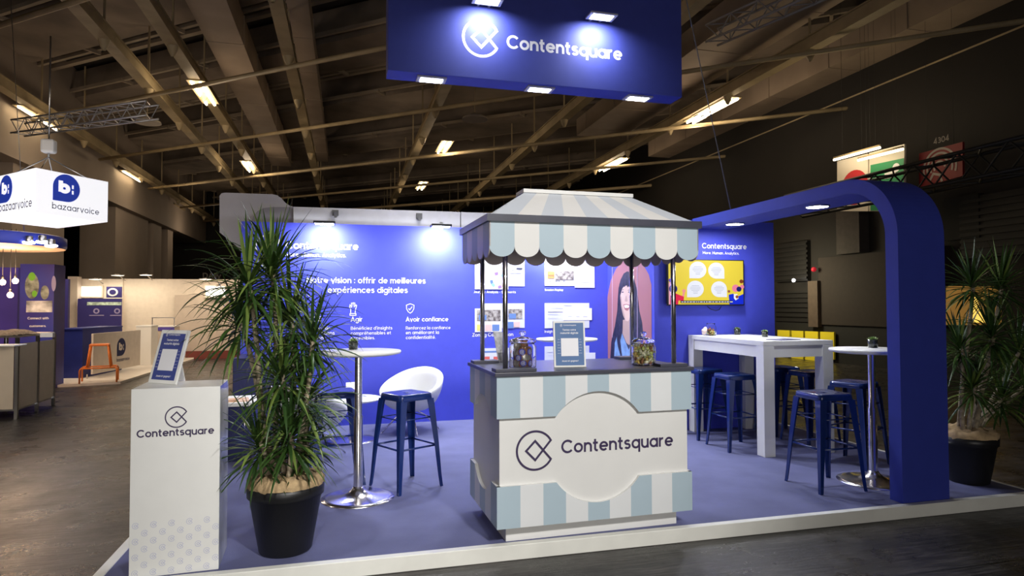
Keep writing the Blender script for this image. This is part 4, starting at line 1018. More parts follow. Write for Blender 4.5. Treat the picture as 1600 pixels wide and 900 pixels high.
def panel_lamp(x, y, z, label, power, down, host):
    L_ = thing('panel_lamp', label, 'lamp', Rm @ Vector((x, y, z)), AS, 'panel lamps of the hanging banner')
    t = MB(); t.box(-.16, .16, -.09, .09, .003, .022, bev=.003); t.build('housing', mat('lamp_grey', (.45, .45, .5), .4), L_)
    t = MB(); t.lathe([(0, 0), (.085, 0), (.10, .003)], 32) if False else t.box(-.12, .12, -.06, .06, 0, .0028) ; t.build('lamp_face', mat('panel_face', (.9, .9, .95), .4, emit=(.92, .94, 1), estr=34), L_)
    if not down:
        t = MB(); t.obox((-.06, .07, .03), (-.06, -y+.02, .06), .02, .02); t.obox((.06, .07, .03), (.06, -y+.02, .06), .02, .02); t.build('arm', STEEL, L_)
    pw = Rm @ Vector((x, y, z-.02))
    lamp('panel_beam', 'AREA', pw, power, (.90, .93, 1), .2, target=(pw.x, pw.y+(.22 if not down else 0), pw.z-(.30 if not down else 1)), size_y=.1, spread=math.radians(150 if not down else 130))
for (u, v, lb) in ((762, 3, 'bright panel lamp above the emblem of the hanging banner'), (940, 27.5, 'bright panel lamp above the wordmark of the hanging banner')):
    q = SP(u, v, -.22); panel_lamp(q.x, -.22, q.z, lb, 10, False, R)
for (u, v, lb) in ((676, 121, 'panel lamp under the hanging banner, left of three'), (846, 138, 'panel lamp under the hanging banner, middle of three'), (998, 154, 'panel lamp under the hanging banner, right of three')):
    q = SP(u, v, zl=-.024); panel_lamp(q.x, DS/2, -.024, lb, 42, True, R)

# ================================================================ HALL EQUIPMENT OVERHEAD
TUBE = mat('tube_light', (1, .9, .7), .4, emit=(1, .80, .50), estr=16)
def ceiling_light(u, v, n, label, L_=1.5, z=6.92, pw=40):
    p = on(u, v, 2, z)
    R = thing('ceiling_light', label, 'ceiling light', (p.x, p.y, z), 0, 'hall ceiling lights')
    t = MB(); wd = .16*n/2+.05; t.box(-wd, wd, -L_/2-.03, L_/2+.03, .032, .06); t.build('housing', RAILC, R)
    for k in range(n):
        x = (k-(n-1)/2)*.20; t = MB(); t.tube([(x, -L_/2, 0), (x, L_/2, 0)], .03, 10); t.build('tube', TUBE, R)
    if pw: lamp('ceiling_glow', 'POINT', (p.x+(1.6 if n == 1 else 0), p.y, z-(.35 if n > 1 else 1.2)), pw if n > 1 else pw*1.1, (1, .78, .55), .3)
for a in [(318, 147, 2, 'bright twin tube light high at the upper left of the ceiling', 1.8), (389, 261, 2, 'small twin tube light at the left, above the tall plant', 1.8), (694, 231, 2, 'short twin tube light in the middle of the ceiling', 1.6), (659, 291, 2, 'far twin tube light just above the back wall', 1.8),
          (957, 258, 2, 'twin tube light just above the ridge of the cart awning', 2.2), (1118, 170, 2, 'twin tube light right of the hanging banner', 1.8), (1088, 187, 2, 'small tube light right below the hanging banner corner', .7), (60, 186, 1, 'single tube light on the far left rail beside the silver truss', 2.4), (206, 276, 1, 'small tube light on the left rail right of the white lightbox', 2.2), (278, 325, 1, 'farthest small tube light on the left rail', 2.2)]:
    ceiling_light(*a[:4], L_=a[4], pw=42)
# trusses
def truss(name, label, p, q, s, m, step=.5, rad=.022, cat='truss'):
    p, q = Vector(p), Vector(q); d = (q-p); L_ = d.length; d.normalize(); sd = d.cross(Z_).normalized()*s/2; up = Z_*s/2
    R = thing(name, label, cat, p)
    cs = [sd+up, -sd+up, sd-up, -sd-up]
    for c in cs: t = MB(); t.tube([c, c+d*L_], rad, 8); t.build('chord', m, R)
    t = MB(); n = int(L_/step); 
    for k in range(n):
        a0, a1 = d*(L_*k/n), d*(L_*(k+1)/n); am = (a0+a1)/2
        for (c, e) in ((cs[0], cs[2]), (cs[1], cs[3]), (cs[0], cs[1]), (cs[2], cs[3])): t.tube([a0+c, am+e], rad*.5, 5, cap=False); t.tube([am+e, a1+c], rad*.5, 5, cap=False)
    o = t.build('lacing', m, R); return R
ALU = mat('truss_aluminium', (.62, .62, .64), .35, .6); BLKM = mat('truss_black', (.012, .012, .012), .5)
A_ = on(28, 200, 2, 5.6); B_ = on(238, 172, 2, 5.6); truss('lighting_truss', 'silver box truss above the white hanging lightbox', A_, B_, .30, ALU, .45)
A_ = on(1112, 55, 2, 6.2); B_ = on(1290, -25, 2, 6.2); truss('lighting_truss', 'dull grey truss at the top edge right of the hanging banner', A_, B_, .30, mat('truss_dull', (.25, .23, .22), .5), .5)
A_ = on(1600, 243, 0, 9.0); B_ = on(1240, 315, 0, 9.0)
A_ = Vector((9.0, A_.y-1.5, A_.z)); B_ = Vector((9.0, min(B_.y, 30), A_.z)); truss('lighting_truss', 'long black truss behind the arch in front of the red sign', A_, B_, .42, BLKM, .7, .03)
# cable to the arch
q = on(1142, 323.5, 0, 4.05); e = on(1073, 0, 1, q.y)
e2 = q+(e-q)*1.6
t = MB(); t.tube([(q.x, q.y, 2.496), e2], .006, 6); tag(t.build('suspension_cable', mat('cable_grey', (.16, .16, .16), .6)), 'thin steel cable running from the ceiling to the arch beam', 'cable')
# chain hoist with orange chain above the banner
p = SP(1012, 32, .12); pw = Rm @ p
R = thing('chain_hoist', 'black chain hoist bag with orange chain on top of the hanging banner', 'hoist', (pw.x, pw.y, sz0+HS+.001-.0))
zt = pw.z-(sz0+HS)
t = MB(); t.ball((-.05, 0, .16), .15, 1.3, .7, 1.0, 14); t.build('chain_bag', BLACKP, R)
t = MB(); t.tube([(-.02, 0, .3), (-.02, 0, 3.5)], .01, 6); t.build('steel_rope', STEEL, R)
OR = mat('hoist_orange', (.75, .12, .02), .5)
for k in range(9):
    t = MB(); c = Vector((.17+.01*math.sin(k), 0, .03+.062*k)); hv = k % 2
    t.tube([c+Vector(((.018*math.cos(2*PI*j/10)) if hv else 0, 0 if hv else .018*math.cos(2*PI*j/10), .034*math.sin(2*PI*j/10))) for j in range(11)], .008, 6, cap=False); t.build('chain_link', OR, R)
t = MB(); t.ball((.12, 0, .55), .07, 1, .8, .9, 10); t.build('hook_block', OR, R)

# ================================================================ NEIGHBOURING STAND BEHIND THE BACK WALL
GREYF = mat('fascia_grey', (.36, .35, .38), .6, noise=.08, nscale=1.5)
YN = 8.62
R = thing('rounded_fascia', 'pale grey rounded fascia of the next stand showing above the back wall', 'fascia')
def NP(pts, y): return [on(u, v, 1, y) for u, v in pts]
t = MB(); t.poly(NP([(343, 306), (346, 302), (352, 301), (425, 303.5), (433, 305), (440, 310), (446, 317), (453, 321.5), (458, 323), (458, 420), (378, 420), (378, 396), (370, 385), (343, 363)], YN+.12), Y_, .25); t.build('loop_panel', GREYF, R)
t = MB(); t.poly(NP([(392, 420), (392, 348), (396, 338), (402, 330), (412, 325), (425, 323.5), (458, 323.5), (458, 420)], YN+.06), Y_, .05); t.build('inner_panel', mat('fascia_dark', (.20, .19, .21), .6), R)
t = MB(); t.poly(NP([(458.5, 323), (719, 331.2), (719, 420), (458.5, 420)], YN), Y_, .30); t.build('fascia_board', mat('fascia_light', (.50, .50, .52), .5, noise=.04), R)
t = MB(); t.poly(NP([(720.5, 331.3), (905, 337.5), (905, 420), (720.5, 420)], YN), Y_, .30); t.build('fascia_board', mat('fascia_light', (.5, .5, .5)), R)
for (u, v) in ((524, 333), (655, 338)):
    p = on(u, v, 1, YN-.015)
    t = MB(); t.box(p.x-.04, p.x+.04, YN-.03, YN-.0005, p.z-.03, p.z+.04); t.box(p.x-.015, p.x+.015, YN-.05, YN-.03, p.z-.06, p.z+.02); t.build('clamp', mat('clamp_grey', (.12, .12, .12), .5), R)
lamp('fascia_light', 'AREA', (1.0, 7.9, 4.1), 35, (1, .95, .9), .8, target=(1.0, 8.7, 2.6))

# ================================================================ LEFT: THE NEIGHBOURING STANDS
def fl(u, v, z=HF): return on(u, v, 2, z)
def prism(mb, pts, z0, z1, m=0):
    mb.poly([(p[0], p[1], z0) for p in pts], Z_, z1-z0, m)
CRM = mat('partition_cream', (.66, .58, .49), .6, noise=.04); CRM2 = mat('partition_taupe', (.50, .42, .35), .6, noise=.04)
DBL = mat('stand_blue', (.020, .030, .20), .5, noise=.05); PUR = mat('stand_purple', (.06, .04, .30), .5, noise=.2, nscale=1); PLATW = mat('platform_white', (.72, .66, .58), .5, noise=.04)
def front_box(u0, v0, u1, v1, y, th, m, name=None, bottom=None):
    a, b_ = on(u0, v1, 1, y), on(u1, v0, 1, y); t = MB(); t.box(a.x, b_.x, y, y+th, a.z if bottom is None else bottom, b_.z); return t
# white platform
t = MB(); prism(t, [fl(62, 607), fl(188, 600), fl(303, 563), fl(303, 549), fl(62, 560)], HF+.0005, HF+.05); struct(t, 'floor_platform', PLATW)
# cream partitions
t = front_box(188, 437, 400, 548, 21.0, .1, CRM, bottom=HF); struct(t, 'wall_stand_cream', CRM)
t = front_box(272, 461, 400, 548, 20.85, .1, CRM2, bottom=HF); struct(t, 'wall_stand_taupe', CRM2)
t = front_box(104, 432, 121, 548, 20.5, .3, CRM2, bottom=HF); struct(t, 'pillar_stand', CRM2)
t = front_box(120, 436, 192, 548, 20.9, .1, CRM, bottom=HF); struct(t, 'wall_stand_header', CRM)
t = front_box(290, 547, 400, 549, 20.7, .1, CRM, bottom=HF); struct(t, 'baseboard_red', mat('skirting_red', (.16, .03, .02), .6))
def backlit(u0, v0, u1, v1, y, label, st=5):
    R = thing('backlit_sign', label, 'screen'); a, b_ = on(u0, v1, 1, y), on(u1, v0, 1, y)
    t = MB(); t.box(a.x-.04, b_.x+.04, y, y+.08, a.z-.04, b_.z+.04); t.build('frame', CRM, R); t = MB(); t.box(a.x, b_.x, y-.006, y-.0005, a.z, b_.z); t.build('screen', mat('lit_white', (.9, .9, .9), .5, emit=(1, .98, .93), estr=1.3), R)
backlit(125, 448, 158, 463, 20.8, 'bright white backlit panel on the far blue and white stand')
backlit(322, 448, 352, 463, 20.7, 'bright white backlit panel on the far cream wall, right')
R = thing('poster_wall', 'far navy poster wall with a headline and two round icons', 'poster'); y = 20.4
a, b_ = on(120.5, 513, 1, y), on(190, 466.5, 1, y); t = MB(); t.box(a.x, b_.x, y, y+.06, a.z, b_.z); t.build('board', mat('poster_navy', (.035, .028, .17), .5), R)
a, b_ = on(166, 465, 1, y), on(190, 448, 1, y); t = MB(); t.box(a.x, b_.x, y, y+.06, a.z, b_.z); sq = t.build('emblem_board', mat('poster_navy', (0, 0, 0)), R)
t = MB(); c = on(176, 456.5, 1, y-.003); ribbon(t, arc(0, 0, 1, 0, 360, 24), .45, lambda x, z: Vector((c.x+x*.11, y-.003, c.z+z*.095))); t.build('ring', VINYL, sq)
t = MB(); a, b_ = on(136, 477, 1, y), on(190, 472, 1, y); t.box(a.x, b_.x, y-.004, y-.0005, a.z, b_.z); t.build('headline', mat('poster_pale_green', (.50, .62, .52), .5, noise=.4, nscale=12), R)
for u in (150.5, 183): 
    t = MB(); c = on(u, 486, 1, y-.003); ribbon(t, arc(0, 0, 1, 0, 360, 16), .6, lambda x, z: Vector((c.x+x*.06, y-.003, c.z+z*.06))); t.build('round_icon', mat('poster_lilac', (.35, .30, .5), .5), R)
    t = MB(); a, b_ = on(u-11, 493.5, 1, y), on(u+(12 if u < 160 else 6.5), 492, 1, y); t.box(a.x, b_.x, y-.004, y-.0005, a.z, b_.z); t.build('text_line', mat('poster_lilac', (0, 0, 0)), R)
# blue poster tower and its neighbours
R = thing('poster_tower', 'tall blue poster tower with oval pictures and white slogan lines', 'poster'); y = 14.0
a, b_ = on(29, 560, 1, y), on(85, 413, 1, y); t = MB(); t.box(a.x, b_.x, y, y+.5, HF, b_.z); t.build('tower', mat('tower_blue', (.035, .06, .42), .45, noise=.2, nscale=1.2, col2=(.05, .03, .22)), R)
def ov(u, v, ru, rv, m, k, nm):
    c = on(u, v, 1, y); q = on(u+ru, v, 1, y).x-c.x; r_ = c.z-on(u, v+rv, 1, y).z
    t = MB(); t.add([(c.x+q*math.cos(2*PI*j/28), y-.002*k, c.z+r_*math.sin(2*PI*j/28)) for j in range(28)], [tuple(range(28))]); t.build(nm, m, R)
ov(50, 447, 11, 20, mat('oval_grey', (.28, .30, .24), .5, noise=.7, nscale=6), 1, 'oval_picture'); ov(50, 432, 5.5, 6.5, mat('oval_green', (.20, .55, .04), .5), 2, 'green_spot'); ov(70, 457, 6.5, 11, mat('oval_grey', (0, 0, 0)), 1, 'oval_picture'); ov(54, 459, 4, 5, mat('oval_green', (0, 0, 0)), 2, 'green_spot'); ov(84, 443, 3.5, 12, mat('poster_lilac', (0, 0, 0)), 1, 'oval_picture')
a, b_ = on(41, 488, 1, y), on(82, 470, 1, y); t = MB(); t.box(a.x, b_.x, y-.006, y-.0005, a.z, b_.z); t.build('photo_panel', mat('photo_white', (.62, .62, .64), .5, noise=.8, nscale=4), R)
t = MB()
for s_, u0, u1, v in (('Connect with', 43, 76, 499), ('customers.', 46, 72, 511), ('Drive revenue.', 41, 77, 523)):
    p, q = on(u0, v, 1, y-.004), on(u1, v, 1, y-.004); text(t, s_, (p.x, y-.004, p.z), X_, Z_, width=q.x-p.x, weight=.22)
t.build('slogan', VINYL, R)
R = thing('purple_panel', 'purple blue panel behind the warm bulbs at the left edge', 'panel'); a, b_ = on(-40, 560, 1, 14.3), on(28.5, 418, 1, 14.3); t = MB(); t.box(a.x, b_.x, 14.3, 14.4, HF, b_.z); t.build('board', PUR, R)
R = thing('navy_board', 'narrow navy board with a ring emblem right of the poster tower', 'panel'); y = 16.4; a, b_ = on(87, 560, 1, y), on(107, 436, 1, y); t = MB(); t.box(a.x, b_.x, y, y+.1, HF, b_.z); t.build('board', mat('poster_navy', (0, 0, 0)), R)
c = on(95, 447, 1, y-.003); t = MB(); ribbon(t, arc(0, 0, 1, -60, 240, 18), .35, lambda x, z: Vector((c.x+x*.07, y-.003, c.z+z*.09))); t.build('ring', mat('poster_lilac', (0, 0, 0)), R)
# counter with speech bubble panel
A1, B1, C1 = fl(89, 595), fl(128, 594.5), fl(190, 581)
D1 = A1+(C1-B1)
R = thing('reception_counter', 'dark blue reception counter of the neighbouring stand at the left', 'counter')
t = MB(); prism(t, [A1, B1, C1, D1], HF+.051, .98); t.build('body', DBL, R)
t = MB(); cc = (A1+B1+C1+D1)/4; prism(t, [cc+(p-cc)*1.02 for p in (A1, B1, C1, D1)], .9805, 1.01); t.build('top', DBL, R)
P1, Q1 = fl(137, 595.5), fl(212, 579.5); dv = (Q1-P1).normalized(); nv = Vector((dv.y, -dv.x, 0))
R = thing('counter_panel', 'beige panel with a dark speech bubble emblem in front of the blue counter', 'panel')
t = MB(); prism(t, [P1+nv*.10, Q1+nv*.10, Q1+nv*.06, P1+nv*.06], HF+.14, .90); t.box(P1.x-.02, P1.x, P1.y-.02, P1.y, HF+.0515, HF+.14); pb = t.build('board', CRM, R)
def bz(parent, o, ex, ez, r, blue, whit, wm=True, word='bazaarvoice', wdt=None, wcol=None):
    """round speech bubble with one square corner carrying b: and a word below"""
    ex, ez, o = Vector(ex), Vector(ez), Vector(o); n_ = ex.cross(ez).normalized()
    pts = [(r*math.cos(math.radians(-90+270*j/30)), r*math.sin(math.radians(-90+270*j/30))) for j in range(31)]+[(-r, -r)]
    t = MB(); t.add([o+ex*x+ez*y for x, y in pts], [tuple(range(len(pts)))]); b = t.build('bubble', blue, parent)
    t = MB(); text(t, 'b:', o-ex*r*.52-ez*r*.33+n_*.003, ex, ez, width=r*1.05, h=r*.80, weight=.34, track=.2); t.build('emblem_letters', whit, b)
    if wm: t = MB(); text(t, word, o-ex*r*1.05-ez*r*1.62+n_*.001, ex, ez, width=wdt or r*3.3, weight=.13); t.build('wordmark', wcol or blue, parent)
pan = (P1+Q1)/2
c = P1+nv*.103+dv*(Q1-P1).length*.56; c.z = .55
bz(R, c, dv, Z_, .20, mat('bubble_dark', (.02, .03, .10), .5), CRM, wdt=.60, wcol=mat('bubble_dark', (0, 0, 0)))
# white podium and cabinet further right
def fbox(u0, u1, vb, ztop, m, name, label, cat, depth=.5):
    p, q = fl(u0, vb), fl(u1, vb); R = thing(name, label, cat, (p.x, p.y, HF+.0515)); w2 = (q-p).length; h = ztop-HF-.051
    t = MB(); t.box(0, w2, 0, depth, 0, h-.03); t.build('body', m, R); t = MB(); t.box(-.01, w2+.01, -.01, depth+.01, h-.0295, h); t.build('top', WHITE, R); return R, w2, h
fbox(212, 233, 574, .98, mat('podium_white', (.75, .72, .66), .5), 'podium', 'white podium behind the counter panel with the speech bubble', 'podium', .6)
R, w2, h = fbox(235, 268, 566, .92, CRM2, 'display_cabinet', 'taupe display cabinet with a purple edge behind the poster card', 'cabinet', .6)
t = MB(); t.box(.0, w2, -.02, -.0005, h-.13, h-.035); t.build('purple_edge', mat('purple_edge', (.09, .06, .35), .5), R)
for x in (.02, w2-.02): t = MB(); t.box(x-.012, x+.012, .05, .075, h+.0005, h+.22); t.build('post', STEEL, R)
t = MB(); t.box(0, w2, .05, .075, h+.2205, h+.24); t.build('rail', STEEL, R)
# orange stool
p = fl(155, 600.5)
ORG = mat('orange_enamel', (.72, .19, .03), .4)
R = thing('orange_stool', 'orange metal bar stool in front of the beige speech bubble panel', 'bar stool', (p.x, p.y, HF+.0515), .25)
t = MB(); t.box(-.17, .17, -.17, .17, .72, .76, bev=.01); t.build('seat', ORG, R)
for sx_ in (-1, 1):
    for sy__ in (-1, 1):
        t = MB(); t.tube([(sx_*.15, sy__*.15, .72), (sx_*.20, sy__*.20, .30)], .018, 8); t.tube([(sx_*.20, sy__*.20, .30), (sx_*.29, sy__*.24, .29), (sx_*.31, sy__*.25, .26), (sx_*.31, sy__*.25, 0)], .017, 8); t.build('leg', ORG, R)
t = MB()
for s_ in (-1, 1): t.tube([(-.29, s_*.24, .29), (.29, s_*.24, .29)], .014, 8); t.tube([(s_*.29, -.24, .29), (s_*.29, .24, .29)], .014, 8)
t.build('footrest', ORG, R)
# low beige exhibition counter at the left edge
E1, F1 = fl(25, 655), fl(83, 633); G1 = fl(-70, 655); dv2 = (F1-E1); HC = 1.07
R = thing('display_counter', 'beige panelled display counter with metal posts at the left edge', 'counter')
INW = Vector((-dv2.y, dv2.x, 0)).normalized()*.75
pts = [E1, F1, F1+INW, E1+INW]
PN = mat('panel_taupe', (.62, .54, .44), .6, noise=.03)
I_ = Vector((0, 0, 0))
def vpan(a, b_, nm):
    a, b_ = Vector(a), Vector(b_); d = (b_-a).normalized(); n_ = Vector((d.y, -d.x, 0))*.012
    t = MB(); t.poly([(a+d*.035-n_).to_tuple()[:2]+(HF+.14,), (b_-d*.035-n_).to_tuple()[:2]+(HF+.14,), (b_-d*.035+n_).to_tuple()[:2]+(HF+.14,), (a+d*.035+n_).to_tuple()[:2]+(HF+.14,)], Z_, HC-.12-HF-.14); t.build(nm, PN, R)
M1 = E1.lerp(F1, .52)
vpan(E1, M1, 'side_panel'); vpan(M1, F1, 'side_panel'); vpan(E1-(F1-E1).cross(Z_).normalized()*-.001+Vector((-1.3, 0, 0)), E1, 'front_panel')
for q in (E1, M1, F1, E1+Vector((-1.33, 0, 0))): t = MB(); t.box(q.x-.02, q.x+.02, q.y-.02, q.y+.02, HF+.001, HC-.03); t.build('post', STEEL, R)
t = MB(); prism(t, [E1+Vector((-1.33, 0, 0)), E1, F1, F1+Vector((-1.3, .3, 0))], HC-.0295, HC); t.build('top', CRM, R)
t = MB(); prism(t, [E1+Vector((-1.33, 0, 0)), E1, F1, F1+Vector((-1.3, .3, 0))], HF+.115, HF+.139); t.build('bottom_frame', STEEL, R)
# fur throw, papers and small boxes on it
rnd = random.Random(5); p = E1.lerp(F1, .42)
t = MB(); n = 22; dvn = dv2.normalized(); vs = []; fs = []
for i in range(n):
    for j in range(10):
        u, v = i/(n-1), j/9; q = E1+dvn*(-.45+1.0*u)+Vector((-.28+.3*v, .12*v, 0)); h_ = .07*math.sin(PI*v)**.5*math.sin(PI*min(1, max(0, u)))**.4+rnd.uniform(0, .016)
        vs.append((q.x, q.y, HC+.002+h_))
for i in range(n-1):
    for j in range(9): fs.append((i*10+j, i*10+j+1, (i+1)*10+j+1, (i+1)*10+j))
t.add(vs, fs, 0, True); tag(t.build('fur_throw', mat('fur_tan', (.42, .30, .19), .95, noise=.3, nscale=30, bump=.8, bscale=200)), 'tan fur throw crumpled on the display counter at the left edge', 'throw')
q = on(10, 540, 2, HC); t = MB(); t.box(q.x-.16, q.x+.14, q.y-.16, q.y+.10, HC+.0008, HC+.012); tag(t.build('paper_stack', mat('paper', (.8, .8, .8))), 'white paper sheets lying in front of the tan fur throw', 'paper')
for k, (u, lb) in enumerate(((70, 'small white box on the display counter, left of the pair'), (79, 'small white box at the right end of the display counter'))):
    q = on(u, 527, 2, HC); t = MB(); t.box(q.x-.04, q.x+.04, q.y-.04, q.y+.04, HC+.0008, HC+.06, bev=.004); tag(t.build('small_box', VINYL), lb, 'box')
q = on(10, 522, 1, 12.0); R = thing('orange_table', 'orange topped table behind the display counter at the left edge', 'table', (q.x, 12.0, HF+.001)); zt_ = q.z-HF
t = MB(); t.lathe([(0, zt_-.03), (.42, zt_-.03), (.43, zt_), (0, zt_)], 32); t.build('tabletop', mat('orange_wood', (.60, .25, .08), .5), R); t = MB(); t.lathe([(.25, 0), (.25, .015), (.03, .03), (.03, zt_-.03)], 20); t.build('column', STEEL, R)
# warm bulbs on cords
BULB = mat('bulb_glow', (1, .8, .5), .4, emit=(1, .62, .32), estr=30)
for (u, v, lb) in ((4, 441, 'glowing warm pendant bulb, leftmost of the three at the left edge'), (24, 439, 'glowing warm pendant bulb, highest and rightmost of the three'), (16, 461, 'glowing warm pendant bulb hanging lowest of the three')):
    p = on(u, v, 1, 12.6); R = thing('pendant_bulb', lb, 'lamp', p, 0, 'warm pendant bulbs')
    t = MB(); t.ball((0, 0, 0), .045, 1, 1, 1.1, 12); t.build('bulb', BULB, R); t = MB(); t.lathe([(0, .045), (.02, .045), (.02, .10), (0, .105)], 12); t.build('socket', BLACKP, R); t = MB(); t.tube([(0, 0, .1), (0, 0, 2.79-p.z)], .005, 6); t.build('cord', BLACKP, R)
    lamp('bulb_glow', 'POINT', p+Vector((0, -.12, 0)), 18, (1, .6, .32), .06)
# round blue canopy disc with spots
p = on(-25, 386, 1, 12.3)
R = thing('round_canopy', 'round blue rimmed canopy disc hanging at the left edge', 'canopy', (p.x, 12.3, p.z))
t = MB(); t.lathe([(1.10, .0), (1.12, .03), (1.12, .18), (1.08, .2), (0, .2)], 56); t.build('rim', mat('canopy_blue', (.04, .06, .45), .4), R)
t = MB(); t.lathe([(0, 0), (1.098, 0)], 56); t.build('underside', mat('canopy_cream', (.72, .55, .40), .6), R)
for a_ in (.9, 2.2): t = MB(); t.tube([(.6*math.cos(a_), .6*math.sin(a_), .2), (.3*math.cos(a_), .3*math.sin(a_), 4.5)], .006, 6); t.build('wire', STEEL, R)
lamp('canopy_light', 'POINT', (p.x+.3, 12.3, p.z-.4), 25, (1, .75, .5), .2)
for (u, v, lb) in ((45, 379, 'white spot on the rim of the round canopy, left of three'), (66, 378, 'white spot on the rim of the round canopy, middle of three'), (80, 384, 'brightest white spot beyond the rim of the round canopy, right of three')):
    q = on(u, v, 1, 11.6); R = thing('spot_head', lb, 'lamp', q, 0, 'spots on the round canopy')
    t = MB(); t.lathe([(.05, 0), (.06, .02), (.05, .10), (0, .11)], 16); t.build('housing', STEEL, R); t = MB(); t.ball((0, 0, 0), .06, 1.6, 1, .5, 12); t.build('lamp_face', mat('spot_glow', (1, 1, 1), .4, emit=(.95, .95, 1), estr=12), R)
# arm lamps above the far stands
for (u, v, lb) in ((149, 436, 'arm lamp above the far backlit panel'), (184, 430, 'arm lamp left of the cream partition corner'), (228, 429.5, 'arm lamp above the cream partition'), (321, 436, 'arm lamp above the far right cream wall, beside the plant')):
    q = on(u, v, 1, 20.3); R = thing('arm_lamp', lb, 'lamp', q, 0, 'arm lamps above the far stands')
    t = MB(); t.lathe([(0, .03), (.16, .02), (.18, 0), (.16, -.01)], 20); t.build('housing', STEEL, R); t = MB(); t.lathe([(0, -.02), (.15, -.011)], 20); t.build('lamp_face', mat('arm_glow', (1, .95, .8), .4, emit=(1, .92, .72), estr=6), R)
    t = MB(); t.tube([(0, .02, .02), (.0, .62, -.12)], .015, 8); t.build('arm', STEEL, R)
    lamp('arm_beam', 'AREA', q+Vector((0, 0, -.06)), 7, (1, .85, .62), .25, target=(q.x, q.y+.25, 0))
# hanging white lightbox with speech bubbles
LB = mat('lightbox_white', (.9, .9, .92), .5, emit=(.93, .94, 1), estr=.80)
N0 = on(55, 332, 2, 2.72); R0 = on(168, 347, 2, 2.72); L0 = on(-22, 344, 2, 2.72)
N0.z = R0.z = L0.z = 2.72
F0 = R0+(L0-N0); zt_ = on(55, 262, 1, N0.y).z; N1 = on(55, 262, 1, N0.y)
R = thing('hanging_lightbox', 'glowing white hanging cube with blue speech bubble emblems', 'sign', (0, 0, 0))
t = MB(); prism(t, [L0, N0, R0, F0], 2.72, N1.z); bx = t.build('box', LB, R)
BB = mat('bubble_blue', (.02, .05, .40), .5, emit=(.02, .05, .42), estr=.5)
e1 = (R0-N0).normalized(); e0 = (N0-L0).normalized(); hh = N1.z-2.72
n1 = Vector((e1.y, -e1.x, 0)); n0 = Vector((e0.y, -e0.x, 0))
GRW = mat('wordmark_grey', (.35, .37, .5), .5)
c = N0+e1*(R0-N0).length*.40+n1*.004; c.z = 2.72+hh*.66; bz(R, c, e1, Z_, hh*.32, BB, LB, wdt=(R0-N0).length*.66, wcol=GRW)
c = L0+e0*(N0-L0).length*.42+n0*.004; c.z = 2.72+hh*.66; bz(R, c, e0, Z_, hh*.32, BB, LB, wdt=(N0-L0).length*.66, wcol=GRW)
lamp('lightbox_glow', 'POINT', ((N0+F0)/2).to_tuple()[:2]+(2.3,), 12, (.95, .95, 1), .5)
ctr = (N0+F0)/2; apex = Vector((ctr.x, ctr.y, on(82, 246, 1, ctr.y).z))
for k, q in enumerate((L0, N0, R0, F0)): t = MB(); q2 = q.lerp(Vector((ctr.x, ctr.y, 2.72)), .25); t.tube([(q2.x, q2.y, N1.z), apex], .008, 6); t.build('sling', STEEL, R)
R = thing('chain_hoist', 'white chain hoist motor above the hanging lightbox', 'hoist', (apex.x, apex.y, apex.z+.0005))
t = MB(); t.box(-.09, .09, -.07, .07, .06, .26, bev=.03); t.build('motor', mat('hoist_white', (.75, .75, .76), .4), R); t = MB(); t.tube([(0, 0, 0), (0, 0, .06)], .015, 8); t.build('hook', STEEL, R); t = MB(); t.tube([(0, 0, .26), (0, 0, 5.45-apex.z)], .012, 8); t.build('chain', STEEL, R)
# dark lettering hanging far behind the plant
p, q = on(317, 435, 1, 24.0), on(345, 435, 1, 24.0); t = MB(); text(t, 'DAIIY'.replace('II', 'IL').replace('L', 'l').replace('Y', 'y'), (p.x, 24.0, p.z), X_, Z_, width=q.x-p.x, weight=.2)
tag(t.build('hanging_letters', mat('letters_dark', (.03, .025, .02), .6)), 'small dark letters hanging above the far cream wall', 'lettering')

# ================================================================ RIGHT: HALL WALL
def RP(pts, x): return [on(u, v, 0, x) for u, v in pts]
def rpanel(name, label, cat, pts, x, m, th=.05, group=None):
    R = thing(name, label, cat, (0, 0, 0), 0, group); t = MB(); t.poly(RP(pts, x), X_, th); b = t.build('board', m, R); return R, b
YP = mat('yellow_board', (.62, .50, .02), .5, emit=(.62, .50, .02), estr=.14)
YP = mat('yellow_board2', (.80, .66, .03), .5)
for k, (u0, u1, vb) in enumerate(((1214.8, 1233.5, 556), (1236.5, 1255, 566), (1257.8, 1278, 569), (1281.5, 1303, 562))):
    lb = ['yellow board next to the store room wall, leftmost of four', 'second yellow board from the store room wall', 'third yellow board from the store room wall, reaching lowest', 'yellow board farthest from the store room, above the end of the high table'][k]
    rpanel('yellow_board', lb, 'board', [(u0, 515.6+.9*k), (u1, 516.4+.9*k), (u1, vb), (u0, vb)], XR-.30, YP, .05, 'yellow boards on the hall wall')
lamp('board_light', 'AREA', (XR-2.0, on(1258, 530, 0, XR-.3).y, 2.6), 75, (1, .9, .6), .8, target=(XR-.3, on(1258, 530, 0, XR-.3).y, .9))
R, b = rpanel('white_banner', 'white hanging banner with a red circle above the arch', 'banner', [(1308, 252), (1356, 240), (1356, 330), (1308, 330)], XR-1.2, mat('banner_white', (.75, .68, .58), .6))
t = MB(); c = on(1335, 293, 0, XR-1.206); r_ = .42; t.poly([(c.x, c.y+r_*math.cos(2*PI*j/28), c.z+r_*math.sin(2*PI*j/28)) for j in range(28)], X_, .002); t.build('red_circle', mat('banner_red', (.55, .02, .03), .5), R)
R, b = rpanel('green_banner', 'green and white hanging banner with white figures above the arch', 'banner', [(1358, 239), (1413, 225), (1413, 330), (1358, 330)], XR-1.2, mat('banner_cream', (.62, .58, .48), .6))
